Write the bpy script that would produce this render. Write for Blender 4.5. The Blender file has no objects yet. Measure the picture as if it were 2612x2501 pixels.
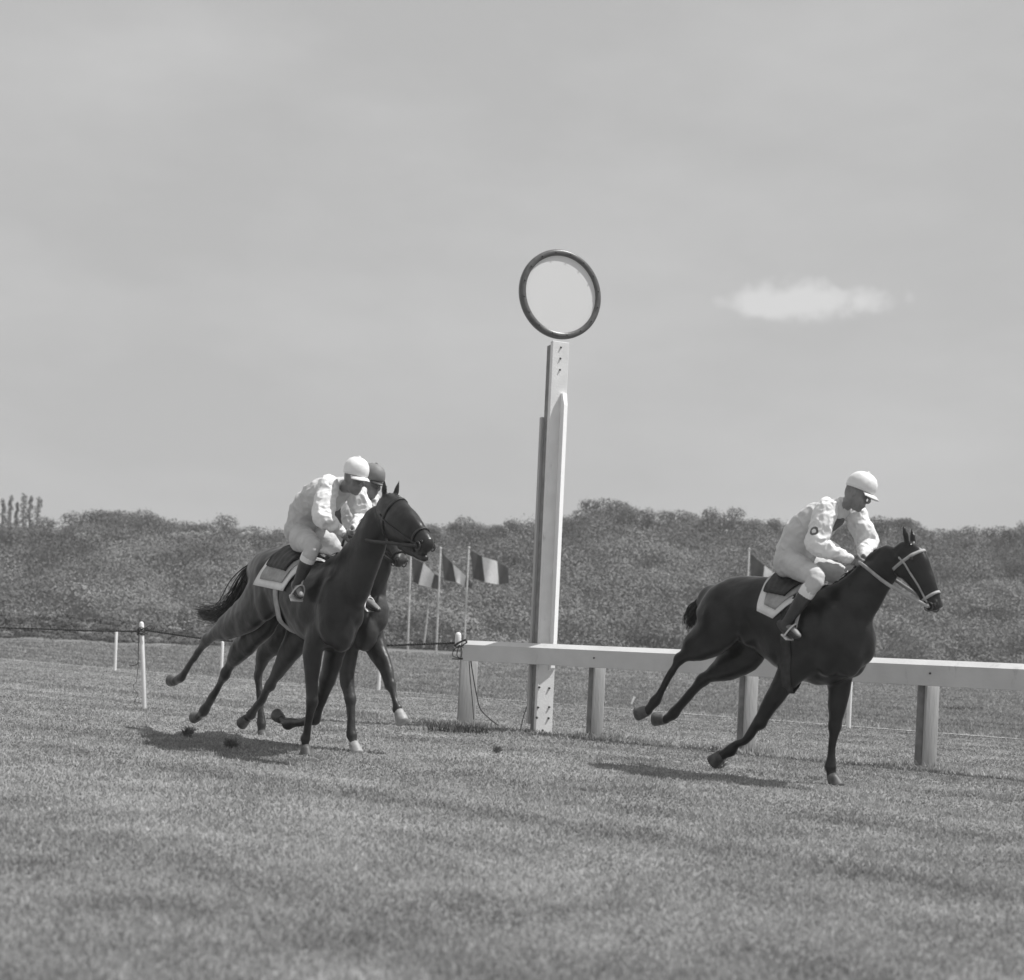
import bpy, math, random
import numpy as np
from mathutils import Vector as V, Matrix
from mathutils import noise as mnoise
from mathutils.bvhtree import BVHTree
random.seed(7); rng = np.random.default_rng(7)
R = math.radians
scene = bpy.context.scene
col = scene.collection

# ------------------------------------------------------------------ camera
W0, H0 = 2612.0, 2501.0
CAM_H = 1.04; ROLL = R(2.55); SENS = 56.0; LENS = 75.0; HOR = 1650.0
FPX = W0 * LENS / SENS
SHY = (HOR - H0 / 2) / W0
cd = bpy.data.cameras.new('camera'); cam = bpy.data.objects.new('camera', cd); col.objects.link(cam)
cam.location = (0, 0, CAM_H)
cam.rotation_mode = 'XYZ'
cam.matrix_world = Matrix.Translation((0, 0, CAM_H)) @ Matrix.Rotation(R(90), 4, 'X') @ Matrix.Rotation(ROLL, 4, 'Z')
cd.sensor_width = SENS; cd.sensor_fit = 'HORIZONTAL'; cd.lens = LENS; cd.shift_y = SHY
cd.clip_start = 0.05; cd.clip_end = 3000
cd.dof.use_dof = True; cd.dof.focus_distance = 14.0; cd.dof.aperture_fstop = 3.2
scene.camera = cam

# ------------------------------------------------------------------ light
SUN = V((0.50, -0.07, 0.862)).normalized()
EL = math.asin(SUN.z); AZ = math.atan2(SUN.x, SUN.y)
world = bpy.data.worlds.new('World'); scene.world = world; world.use_nodes = True
nt = world.node_tree; nt.nodes.clear()
def N(t, typ, **kw):
    n = t.nodes.new(typ)
    for k, v in kw.items():
        setattr(n, k, v)
    return n
out = N(nt, 'ShaderNodeOutputWorld'); bg = N(nt, 'ShaderNodeBackground')
sky = N(nt, 'ShaderNodeTexSky'); sky.sky_type = 'NISHITA'; sky.sun_disc = False
sky.sun_elevation = EL; sky.sun_rotation = AZ; sky.dust_density = 2.5; sky.air_density = 1.0
bw = N(nt, 'ShaderNodeRGBToBW'); nt.links.new(sky.outputs[0], bw.inputs[0])
tc = N(nt, 'ShaderNodeTexCoord'); mp = N(nt, 'ShaderNodeMapping'); mp.inputs['Scale'].default_value = (3.2, 3.2, 9.0)
mp.inputs['Rotation'].default_value = (0.0, 0.12, 0.3)
nz = N(nt, 'ShaderNodeTexNoise'); nz.inputs['Scale'].default_value = 1.1; nz.inputs['Detail'].default_value = 5; nz.inputs['Roughness'].default_value = .55
nt.links.new(tc.outputs['Generated'], mp.inputs[0]); nt.links.new(mp.outputs[0], nz.inputs['Vector'])
cr = N(nt, 'ShaderNodeMapRange'); cr.inputs[1].default_value = .42; cr.inputs[2].default_value = .78; cr.inputs[3].default_value = 0; cr.inputs[4].default_value = .4
nt.links.new(nz.outputs[0], cr.inputs[0])
# flatten the clear sky a little towards an even pale veil, then add thin cloud
vm = N(nt, 'ShaderNodeMix'); vm.data_type = 'FLOAT'; vm.inputs[0].default_value = .84
nt.links.new(bw.outputs[0], vm.inputs[2]); vm.inputs[3].default_value = 5.3
cm = N(nt, 'ShaderNodeMix'); cm.data_type = 'FLOAT'
nt.links.new(cr.outputs[0], cm.inputs[0]); nt.links.new(vm.outputs[0], cm.inputs[2]); cm.inputs[3].default_value = 6.9
WORLD_MIX = cm
nt.links.new(cm.outputs[0], bg.inputs['Color']); bg.inputs['Strength'].default_value = 0.1
nt.links.new(bg.outputs[0], out.inputs[0])
sd = bpy.data.lights.new('sun', 'SUN'); sd.energy = 4.8; sd.angle = R(.5); sd.color = (1, .995, .985)
so = bpy.data.objects.new('sun', sd); col.objects.link(so)
so.rotation_mode = 'QUATERNION'; so.rotation_quaternion = SUN.to_track_quat('Z', 'Y'); so.location = (20, -10, 30)
scene.view_settings.view_transform = 'Standard'; scene.view_settings.look = 'None'
scene.view_settings.exposure = 0.0; scene.view_settings.gamma = 1.0

# ------------------------------------------------------------------ pixel -> place
ct, st = math.cos(ROLL), math.sin(ROLL)
CAMP = V((0, 0, CAM_H))
def ray(px, py):
    u = (px - W0 / 2) / FPX
    v = -(py - H0 / 2 - SHY * W0) / FPX
    return V((u * ct - v * st, 1.0, u * st + v * ct))
def at(px, py, d): return CAMP + ray(px, py) * d
def ground(px, py):
    r = ray(px, py); return CAMP + r * (-CAM_H / r.z)
def proj(p):
    q = V(p) - CAMP; a, b = q.x / q.y, q.z / q.y
    u = a * ct + b * st; v = -a * st + b * ct
    return (W0 / 2 + FPX * u, H0 / 2 + SHY * W0 - FPX * v)

# cloud patch direction, used by the sky
_c = ray(2065, 766).normalized()
dotn = N(nt, 'ShaderNodeVectorMath', operation='SUBTRACT'); nt.links.new(tc.outputs['Generated'], dotn.inputs[0]); dotn.inputs[1].default_value = _c
scl = N(nt, 'ShaderNodeVectorMath', operation='MULTIPLY'); nt.links.new(dotn.outputs[0], scl.inputs[0]); scl.inputs[1].default_value = (20, 20, 80)
nz2 = N(nt, 'ShaderNodeTexNoise'); nz2.inputs['Scale'].default_value = 34; nz2.inputs['Detail'].default_value = 5
nt.links.new(tc.outputs['Generated'], nz2.inputs['Vector'])
ln = N(nt, 'ShaderNodeVectorMath', operation='LENGTH'); nt.links.new(scl.outputs[0], ln.inputs[0])
ad = N(nt, 'ShaderNodeMath', operation='MULTIPLY_ADD'); nt.links.new(nz2.outputs[0], ad.inputs[0]); ad.inputs[1].default_value = 2.8; nt.links.new(ln.outputs[1], ad.inputs[2])
mr = N(nt, 'ShaderNodeMapRange'); mr.interpolation_type = 'SMOOTHSTEP'; nt.links.new(ad.outputs[0], mr.inputs[0])
mr.inputs[1].default_value = 2.65; mr.inputs[2].default_value = 1.85; mr.inputs[3].default_value = 0; mr.inputs[4].default_value = .75
cm2 = N(nt, 'ShaderNodeMix'); cm2.data_type = 'FLOAT'
nt.links.new(mr.outputs[0], cm2.inputs[0]); nt.links.new(WORLD_MIX.outputs[0], cm2.inputs[2]); cm2.inputs[3].default_value = 7.4
nt.links.new(cm2.outputs[0], bg.inputs['Color'])

# ------------------------------------------------------------------ materials
def mat(name, a, b=None, rough=.6, scale=8, bump=0., bscale=None, spec=.4, sheen=0., coords='Object', detail=4, island=False, lo=.35, hi=.65, stretch=(1, 1, 1), trans=0., coat=0.):
    m = bpy.data.materials.new(name); m.use_nodes = True; t = m.node_tree; p = t.nodes['Principled BSDF']
    b = a if b is None else b
    c = N(t, 'ShaderNodeTexCoord'); mpp = N(t, 'ShaderNodeMapping'); mpp.inputs['Scale'].default_value = stretch
    t.links.new(c.outputs[coords], mpp.inputs[0])
    nn = N(t, 'ShaderNodeTexNoise'); nn.inputs['Scale'].default_value = scale; nn.inputs['Detail'].default_value = detail
    t.links.new(mpp.outputs[0], nn.inputs['Vector'])
    r = N(t, 'ShaderNodeMapRange'); r.inputs[1].default_value = lo; r.inputs[2].default_value = hi; r.inputs[3].default_value = a; r.inputs[4].default_value = b
    t.links.new(nn.outputs[0], r.inputs[0]); src = r.outputs[0]
    if island:
        g = N(t, 'ShaderNodeNewGeometry'); r2 = N(t, 'ShaderNodeMapRange'); r2.inputs[3].default_value = 1 - island; r2.inputs[4].default_value = 1 + island
        t.links.new(g.outputs['Random Per Island'], r2.inputs[0])
        mm = N(t, 'ShaderNodeMath', operation='MULTIPLY'); t.links.new(src, mm.inputs[0]); t.links.new(r2.outputs[0], mm.inputs[1]); src = mm.outputs[0]
    t.links.new(src, p.inputs['Base Color'])
    p.inputs['Roughness'].default_value = rough; p.inputs['Specular IOR Level'].default_value = spec
    if sheen: p.inputs['Sheen Weight'].default_value = sheen
    if coat: p.inputs['Coat Weight'].default_value = coat; p.inputs['Coat Roughness'].default_value = .35
    if bump:
        n3 = N(t, 'ShaderNodeTexNoise'); n3.inputs['Scale'].default_value = bscale or scale * 4; n3.inputs['Detail'].default_value = 3
        t.links.new(mpp.outputs[0], n3.inputs['Vector'])
        bb = N(t, 'ShaderNodeBump'); bb.inputs['Strength'].default_value = bump; bb.inputs['Distance'].default_value = .02
        t.links.new(n3.outputs[0], bb.inputs['Height']); t.links.new(bb.outputs[0], p.inputs['Normal'])
    if trans:
        tl = N(t, 'ShaderNodeBsdfTranslucent'); t.links.new(src, tl.inputs[0]); ms = N(t, 'ShaderNodeMixShader'); ms.inputs[0].default_value = trans
        t.links.new(p.outputs[0], ms.inputs[1]); t.links.new(tl.outputs[0], ms.inputs[2]); t.links.new(ms.outputs[0], t.nodes['Material Output'].inputs[0])
    m['src'] = 0
    return m
def spots(m, pts, val):
    """mark areas of a material: pts = [(centre, inner radius, outer radius)] rings or discs of another cloth colour"""
    t = m.node_tree; p = t.nodes['Principled BSDF']; src = p.inputs['Base Color'].links[0].from_socket
    g = N(t, 'ShaderNodeTexCoord')
    for c, r0, r1 in pts:
        s = N(t, 'ShaderNodeVectorMath', operation='DISTANCE'); t.links.new(g.outputs['Object'], s.inputs[0]); s.inputs[1].default_value = c
        a = N(t, 'ShaderNodeMath', operation='GREATER_THAN'); t.links.new(s.outputs['Value'], a.inputs[0]); a.inputs[1].default_value = r0
        b = N(t, 'ShaderNodeMath', operation='LESS_THAN'); t.links.new(s.outputs['Value'], b.inputs[0]); b.inputs[1].default_value = r1
        k = N(t, 'ShaderNodeMath', operation='MULTIPLY'); t.links.new(a.outputs[0], k.inputs[0]); t.links.new(b.outputs[0], k.inputs[1])
        x = N(t, 'ShaderNodeMix'); x.data_type = 'FLOAT'; t.links.new(k.outputs[0], x.inputs[0]); t.links.new(src, x.inputs[2]); x.inputs[3].default_value = val
        src = x.outputs[0]
    t.links.new(src, p.inputs['Base Color'])
M = {}
M['white_paint'] = mat('white_paint', .70, .77, .55, 6, .15, 60)
M['rail_paint'] = mat('rail_paint', .55, .63, .55, 2.5, .12, 40)
M['dark_paint'] = mat('dark_paint', .05, .1, .5, 20, .1)
M['shade_grey'] = mat('shade_grey', .17, .25, .6, 9, .2, 40)  # dark grey standing in for shade on the posts' left sides
def grime(m, val, sc, lo_, hi_):
    t = m.node_tree; p = t.nodes['Principled BSDF']; src = p.inputs['Base Color'].links[0].from_socket
    c = N(t, 'ShaderNodeTexCoord'); mp_ = N(t, 'ShaderNodeMapping'); mp_.inputs['Scale'].default_value = (1, 1, .35); t.links.new(c.outputs['Object'], mp_.inputs[0])
    n = N(t, 'ShaderNodeTexNoise'); n.inputs['Scale'].default_value = sc; n.inputs['Detail'].default_value = 8; n.inputs['Roughness'].default_value = .7; t.links.new(mp_.outputs[0], n.inputs['Vector'])
    r_ = N(t, 'ShaderNodeMapRange'); r_.inputs[1].default_value = lo_; r_.inputs[2].default_value = hi_; t.links.new(n.outputs[0], r_.inputs[0])
    x = N(t, 'ShaderNodeMix'); x.data_type = 'FLOAT'; t.links.new(r_.outputs[0], x.inputs[0]); t.links.new(src, x.inputs[2]); x.inputs[3].default_value = val
    t.links.new(x.outputs[0], p.inputs['Base Color'])
grime(M['white_paint'], .4, 7, .6, .72); grime(M['rail_paint'], .36, 5, .6, .75)
M['ring_paint'] = mat('ring_paint', .09, .12, .35, 14, .05, 50)
M['disc_paint'] = mat('disc_paint', .70, .73, .7, 1, .0)
M['post_wood'] = mat('post_wood', .40, .5, .8, 5, .3, 40, stretch=(1, 1, .15))
M['bolt'] = mat('bolt', .05, .09, .5, 20)
M['steel'] = mat('steel', .55, .65, .35, 20)
M['rope'] = mat('rope', .03, .07, .8, 30, .4)
M['coat_black'] = mat('coat_black', .006, .018, .31, 5, .35, 10, spec=.42)
M['coat_bay'] = mat('coat_bay', .008, .030, .33, 4, .35, 10, spec=.42)
M['coat_brown'] = mat('coat_brown', .022, .055, .45, 4, .5, 11, spec=.5)
M['sock'] = mat('sock', .25, .4, .7, 12)
M['hair'] = mat('hair', .012, .03, .55, 20, island=.5)
M['hoof'] = mat('hoof', .06, .12, .5, 20)
M['hoof_pale'] = mat('hoof_pale', .28, .4, .5, 20)
M['eye'] = mat('eye', .01, .01, .08, 5, spec=.9)
M['silk_white_ring'] = mat('silk_white_ring', .74, .84, .6, 6, .9, 6, sheen=.2)
M['leather_dark'] = mat('leather_dark', .02, .04, .45, 20, .1)
M['leather_pale'] = mat('leather_pale', .3, .42, .6, 20, .1)
M['cloth_white'] = mat('cloth_white', .7, .8, .8, 9, .25, 30)
M['cloth_grey'] = mat('cloth_grey', .3, .42, .8, 14, .25, 30)
M['silk_white'] = mat('silk_white', .74, .84, .6, 6, .9, 6, sheen=.2)
M['silk_body'] = mat('silk_body', .52, .62, .6, 5, .9, 6, sheen=.2)
M['silk_body_pale'] = mat('silk_body_pale', .55, .65, .6, 5, .9, 6, sheen=.2)
M['silk_dark'] = mat('silk_dark', .1, .16, .6, 5, .5, 12)
M['cap_grey'] = mat('cap_grey', .16, .22, .6, 5, .3, 12)
M['breeches'] = mat('breeches', .5, .6, .8, 8, .3, 18)
M['boot'] = mat('boot', .03, .06, .35, 10, .1)
M['boot_top'] = mat('boot_top', .75, .82, .5, 10)
M['skin'] = mat('skin', .17, .24, .55, 14, .1, 60)
M['flag_pole'] = mat('flag_pole', .5, .62, .6, 3)
M['soil'] = mat('soil', .1, .2, .9, 20, .5)
M['leaf_scrub'] = mat('leaf_scrub', .16, .30, .8, .16, coords='Object', island=.15, spec=.1, trans=.2)
M['leaf_tree'] = mat('leaf_tree', .11, .23, .8, .5, coords='Object', island=.25, spec=.1, trans=.2)
M['leaf_pale'] = mat('leaf_pale', .38, .48, .8, .5, coords='Object', island=.4, spec=.1, trans=.2)
M['bark_pale'] = mat('bark_pale', .35, .5, .9, 8, .3)
M['bark'] = mat('bark', .12, .22, .9, 8, .4)

# ------------------------------------------------------------------ object helpers
def tag(o, label=None, cat=None, group=None, kind=None):
    if label: o['label'] = label
    if cat: o['category'] = cat
    if group: o['group'] = group
    if kind: o['kind'] = kind
    return o
def empty(name, loc, label, cat, group=None):
    o = bpy.data.objects.new(name, None); o.location = loc; o.empty_display_size = .2; col.objects.link(o)
    o['wloc'] = list(loc)
    return tag(o, label, cat, group)
def wl(o):
    p = o
    while p.parent: p = p.parent
    return V(p.location)
def obj(name, verts, faces, m, parent=None, smooth=True, base=None):
    """verts are world positions; they are stored relative to the parent thing's base"""
    b = wl(parent) if parent else (V(base) if base is not None else V((0, 0, 0)))
    a = np.asarray([tuple(v) for v in verts] if not isinstance(verts, np.ndarray) else verts, dtype=np.float64) - np.array(b)
    me = bpy.data.meshes.new(name); me.from_pydata(a.tolist(), [], faces if isinstance(faces, list) else faces.tolist()); me.update()
    if smooth: me.polygons.foreach_set('use_smooth', [True] * len(me.polygons))
    me.materials.append(m if not isinstance(m, str) else M[m])
    o = bpy.data.objects.new(name, me); col.objects.link(o)
    if parent: o.parent = parent
    elif base is not None: o.location = b
    return o
class MB:
    def __init__(s): s.v = []; s.f = []
    def add(s, v, f):
        n = len(s.v); s.v += [V(x) for x in v]; s.f += [tuple(i + n for i in q) for q in f]
    def loft(s, pts, ra, rb, side, seg=16, res=4, cap=True, spline=True):
        """elliptic tube through pts; ra = radius in the plane across the side vector, rb = radius along it"""
        P = [V(p) for p in pts]; n = len(P)
        ra = list(ra) if hasattr(ra, '__len__') else [ra] * n
        rb = list(rb) if hasattr(rb, '__len__') else ([rb] * n if rb is not None else ra)
        if spline and n > 2 or (spline and res > 1):
            def cat(q, i, u):
                p0 = q[max(i - 1, 0)]; p1 = q[i]; p2 = q[i + 1]; p3 = q[min(i + 2, n - 1)]
                return .5 * ((2 * p1) + (p2 - p0) * u + (2 * p0 - 5 * p1 + 4 * p2 - p3) * u * u + (3 * p1 - p0 - 3 * p2 + p3) * u ** 3)
            Q, A, B = [], [], []
            for i in range(n - 1):
                for k in range(res):
                    u = k / res; Q.append(cat(P, i, u)); A.append(max(cat(ra, i, u), .0005)); B.append(max(cat(rb, i, u), .0005))
            Q.append(P[-1]); A.append(ra[-1]); B.append(rb[-1])
        else: Q, A, B = P, ra, rb
        m = len(Q); T = []
        for i in range(m):
            t = (Q[min(i + 1, m - 1)] - Q[max(i - 1, 0)])
            T.append(t.normalized() if t.length > 1e-9 else V((0, 0, 1)))
        rings = []
        def ring(c, t, a, b):
            sd_ = V(side); sd_ = sd_ - t * sd_.dot(t)
            if sd_.length < 1e-3: sd_ = t.orthogonal()
            sd_.normalize(); up = t.cross(sd_).normalized()
            return [c + up * (a * math.cos(2 * math.pi * k / seg)) + sd_ * (b * math.sin(2 * math.pi * k / seg)) for k in range(seg)]
        if cap:
            e = min(A[0], B[0])
            for q in (.12, .45, .78): 
                h = math.sqrt(1 - q * q); rings.append(ring(Q[0] - T[0] * e * h, T[0], A[0] * q, B[0] * q))
        for i in range(m): rings.append(ring(Q[i], T[i], A[i], B[i]))
        if cap:
            e = min(A[-1], B[-1])
            for q in (.78, .45, .12):
                h = math.sqrt(1 - q * q); rings.append(ring(Q[-1] + T[-1] * e * h, T[-1], A[-1] * q, B[-1] * q))
        vs = [p for r in rings for p in r]; fs = []
        for i in range(len(rings) - 1):
            for k in range(seg):
                a = i * seg + k; b = i * seg + (k + 1) % seg
                fs.append((a, b, b + seg, a + seg))
        fs.append(tuple(range(seg))[::-1]); e0 = (len(rings) - 1) * seg; fs.append(tuple(e0 + k for k in range(seg)))
        s.add(vs, fs); return s
    def ell(s, c, ax, r, seg=14, rings=9):
        """ellipsoid: ax = three unit vectors, r = three radii"""
        vs = []; fs = []
        for i in range(rings + 1):
            th = math.pi * i / rings
            for k in range(seg):
                ph = 2 * math.pi * k / seg
                vs.append(V(c) + ax[0] * (r[0] * math.sin(th) * math.cos(ph)) + ax[1] * (r[1] * math.sin(th) * math.sin(ph)) + ax[2] * (r[2] * math.cos(th)))
        for i in range(rings):
            for k in range(seg):
                a = i * seg + k; b = i * seg + (k + 1) % seg
                fs.append((a, a + seg, b + seg, b))
        s.add(vs, fs); return s
    def box(s, c, ax, h, bev=0.0):
        """box with half sizes h along ax, edges chamfered by bev"""
        c = V(c); vs = []; 
        if bev <= 0:
            for i in (-1, 1):
                for j in (-1, 1):
                    for k in (-1, 1): vs.append(c + ax[0] * h[0] * i + ax[1] * h[1] * j + ax[2] * h[2] * k)
            s.add(vs, [(0, 1, 3, 2), (4, 6, 7, 5), (0, 4, 5, 1), (2, 3, 7, 6), (0, 2, 6, 4), (1, 5, 7, 3)]); return s
        import bmesh
        bm = bmesh.new(); bmesh.ops.create_cube(bm, size=2)
        for v in bm.verts: v.co = V((v.co.x * h[0], v.co.y * h[1], v.co.z * h[2]))
        bmesh.ops.bevel(bm, geom=bm.edges[:], offset=bev, segments=2, affect='EDGES', profile=.5)
        bm.verts.index_update()
        s.add([c + ax[0] * v.co.x + ax[1] * v.co.y + ax[2] * v.co.z for v in bm.verts], [tuple(v.index for v in f.verts) for f in bm.faces]); bm.free(); return s
    def build(s, name, m, parent=None, smooth=True, base=None): return obj(name, s.v, s.f, m, parent, smooth, base)
    def fused(s, name, m, parent, voxel=.012, it=4, fac=.5, wrinkle=None, wfun=None):
        """one continuous skin over everything collected"""
        o = obj(name, s.v, s.f, m, parent)
        r = o.modifiers.new('r', 'REMESH'); r.mode = 'VOXEL'; r.voxel_size = voxel; r.use_smooth_shade = True
        if wfun:
            dg = bpy.context.evaluated_depsgraph_get(); me = bpy.data.meshes.new_from_object(o.evaluated_get(dg)); old = o.data; o.modifiers.clear(); o.data = me; bpy.data.meshes.remove(old); me.name = name
            g = o.vertex_groups.new(name='w'); bb = wl(parent)
            for v in me.vertices: g.add([v.index], wfun(v.co + bb), 'REPLACE')
        sm = o.modifiers.new('s', 'SMOOTH'); sm.factor = fac; sm.iterations = it
        if wfun: sm.vertex_group = 'w'
        dg = bpy.context.evaluated_depsgraph_get(); me = bpy.data.meshes.new_from_object(o.evaluated_get(dg))
        o.modifiers.clear(); old = o.data; o.data = me; bpy.data.meshes.remove(old); me.name = name
        if not me.materials: me.materials.append(M[m] if isinstance(m, str) else m)
        if wrinkle:
            amp, sc = wrinkle[:2]; am2 = wrinkle[2] if len(wrinkle) > 2 else 0
            NN = [v.normal.copy() for v in me.vertices]
            CC = [v.co.copy() for v in me.vertices]
            out_ = []
            for c_, n_ in zip(CC, NN):
                d = mnoise.noise(c_ * sc) + .5 * mnoise.noise(c_ * sc * 2.3 + V((3, 1, 7)))
                if am2: d2 = mnoise.noise(V((c_.x * 9, c_.y * 9, c_.z * 7))); out_ += list(c_ + n_ * (d * amp + d2 * am2 * ss(.25, .9, c_.z)))
                else:                                    # cloth: sharp-crested folds
                    f1 = 1 - abs(mnoise.noise(c_ * sc)) * 3; f2 = 1 - abs(mnoise.noise(c_ * sc * 2.1 + V((5, 2, 1)))) * 3
                    out_ += list(c_ + n_ * (max(f1, -.6) * .6 + max(f2, -.6) * .35) * amp)
            me.vertices.foreach_set('co', out_); me.update()
        me.polygons.foreach_set('use_smooth', [True] * len(me.polygons))
        return o
AX = (V((1, 0, 0)), V((0, 1, 0)), V((0, 0, 1)))

# ------------------------------------------------------------------ terrain
SKY = [(-400, 1330), (0, 1330), (123, 1332), (149, 1310), (205, 1296), (239, 1308), (306, 1294), (340, 1300), (392, 1291), (421, 1300), (448, 1320), (503, 1328), (560, 1316), (589, 1316), (615, 1334), (671, 1346), (712, 1347), (747, 1338), (850, 1345), (1000, 1345), (1088, 1342), (1119, 1337), (1199, 1319), (1279, 1333), (1373, 1313), (1446, 1299), (1533, 1274), (1599, 1274), (1666, 1286), (1719, 1299), (1799, 1289), (1932, 1299), (1999, 1319), (2100, 1322), (2239, 1313), (2319, 1326), (2385, 1346), (2465, 1333), (2532, 1346), (2612, 1328), (3000, 1340)]
SX = [a for a, b in SKY]; SYv = [b for a, b in SKY]
RIDGE = 112.0
def topz(x, y):
    """skyline height at the ridge in the direction of x, y"""
    px = W0 / 2 + FPX * x / max(y, 1) * ct
    py = np.interp(px, SX, SYv)
    return at(px, py, RIDGE).z
_xs = np.linspace(-.9, .9, 181); _tz = np.array([topz(a * 100, 100) for a in _xs])
_k = np.exp(-np.linspace(-2, 2, 9) ** 2); _k /= _k.sum(); _tzs = np.convolve(np.pad(_tz, 4, 'edge'), _k, 'valid')
def ss(a, b, x): t = min(max((x - a) / (b - a), 0), 1); return t * t * (3 - 2 * t)
BK = [(-40.0, 56.0), (-24.0, 57.0), (-17.0, 60.0), (-12.5, 64.0)]
def bank(x, y):
    if not -60 < x < -8 or not 48 < y < 76: return 0
    yc = float(np.interp(x, [a for a, b_ in BK], [b_ for a, b_ in BK])); e = ss(-11.5, -17, x)
    return 1.0 * e * math.exp(-((y - yc - 1.5) / 2.3) ** 2)
def hz(x, y):
    z = .6 * ss(32, 70, y) + .05 * math.sin(x * .21 + y * .13) * ss(22, 40, y)
    z += bank(x, y)
    if y > 72:
        top = float(np.interp(x / y, _xs, _tzs)) - 4.2
        z += (top - .6) * ss(76, RIDGE, y) ** .8
        z += .35 * mnoise.noise(V((x * .12, y * .12, 0))) * ss(76, 90, y)
    return z
def sheet(name, xs, ys, zf, m, kind='structure'):
    vs = [(x, y, zf(x, y)) for y in ys for x in xs]; nx = len(xs)
    fs = [(j * nx + i, j * nx + i + 1, (j + 1) * nx + i + 1, (j + 1) * nx + i) for j in range(len(ys) - 1) for i in range(nx - 1)]
    o = obj(name, vs, fs, m); o['kind'] = kind; return o

# rail line on the ground
P1 = ground(1187, 1852); P4 = ground(2367, 1962)
RD = (P4 - P1).normalized(); RN = V((RD.y, -RD.x, 0))      # RN points to the camera side
if RN.y > 0: RN = -RN
SP = (P4 - P1).length / 3

FEDGE = ground(1306, 1788).dot(RN)
def ground_mat():
    m = mat('turf', .19, .27, .95, 1.2, .6, 35, spec=.1)
    t = m.node_tree; p = t.nodes['Principled BSDF']; src = p.inputs['Base Color'].links[0].from_socket
    g = N(t, 'ShaderNodeTexCoord')
    # mown and galloped strips run along the rail
    dp = N(t, 'ShaderNodeVectorMath', operation='DOT_PRODUCT'); t.links.new(g.outputs['Object'], dp.inputs[0]); dp.inputs[1].default_value = (RN.x, RN.y, 0)
    al = N(t, 'ShaderNodeVectorMath', operation='DOT_PRODUCT'); t.links.new(g.outputs['Object'], al.inputs[0]); al.inputs[1].default_value = (RD.x, RD.y, 0)
    m1 = N(t, 'ShaderNodeMath', operation='MULTIPLY'); t.links.new(al.outputs['Value'], m1.inputs[0]); m1.inputs[1].default_value = .06
    m2 = N(t, 'ShaderNodeMath', operation='MULTIPLY'); t.links.new(dp.outputs['Value'], m2.inputs[0]); m2.inputs[1].default_value = 1.15
    cx = N(t, 'ShaderNodeCombineXYZ'); t.links.new(m1.outputs[0], cx.inputs[0]); t.links.new(m2.outputs[0], cx.inputs[1])
    n = N(t, 'ShaderNodeTexNoise'); n.inputs['Scale'].default_value = 1.0; n.inputs['Detail'].default_value = 3; t.links.new(cx.outputs[0], n.inputs['Vector'])
    r = N(t, 'ShaderNodeMapRange'); r.inputs[1].default_value = .35; r.inputs[2].default_value = .62; r.inputs[3].default_value = .76; r.inputs[4].default_value = 1.06
    t.links.new(n.outputs[0], r.inputs[0])
    k0 = N(t, 'ShaderNodeMath', operation='MULTIPLY'); t.links.new(src, k0.inputs[0]); t.links.new(r.outputs[0], k0.inputs[1])
    fe = N(t, 'ShaderNodeMapRange'); fe.inputs[1].default_value = FEDGE - .6; fe.inputs[2].default_value = FEDGE + .2; fe.inputs[3].default_value = .82; fe.inputs[4].default_value = 1.0; t.links.new(dp.outputs['Value'], fe.inputs[0])
    k = N(t, 'ShaderNodeMath', operation='MULTIPLY'); t.links.new(k0.outputs[0], k.inputs[0]); t.links.new(fe.outputs[0], k.inputs[1])
    t.links.new(k.outputs[0], p.inputs['Base Color'])
    return m
M['turf'] = ground_mat()
def grass_mat(name, a, b):
    m = mat(name, a, b, .7, 1.6, 0, spec=.15, island=.3, trans=.4)
    t = m.node_tree
    return m
M['grass'] = grass_mat('grass', .31, .44)
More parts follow.
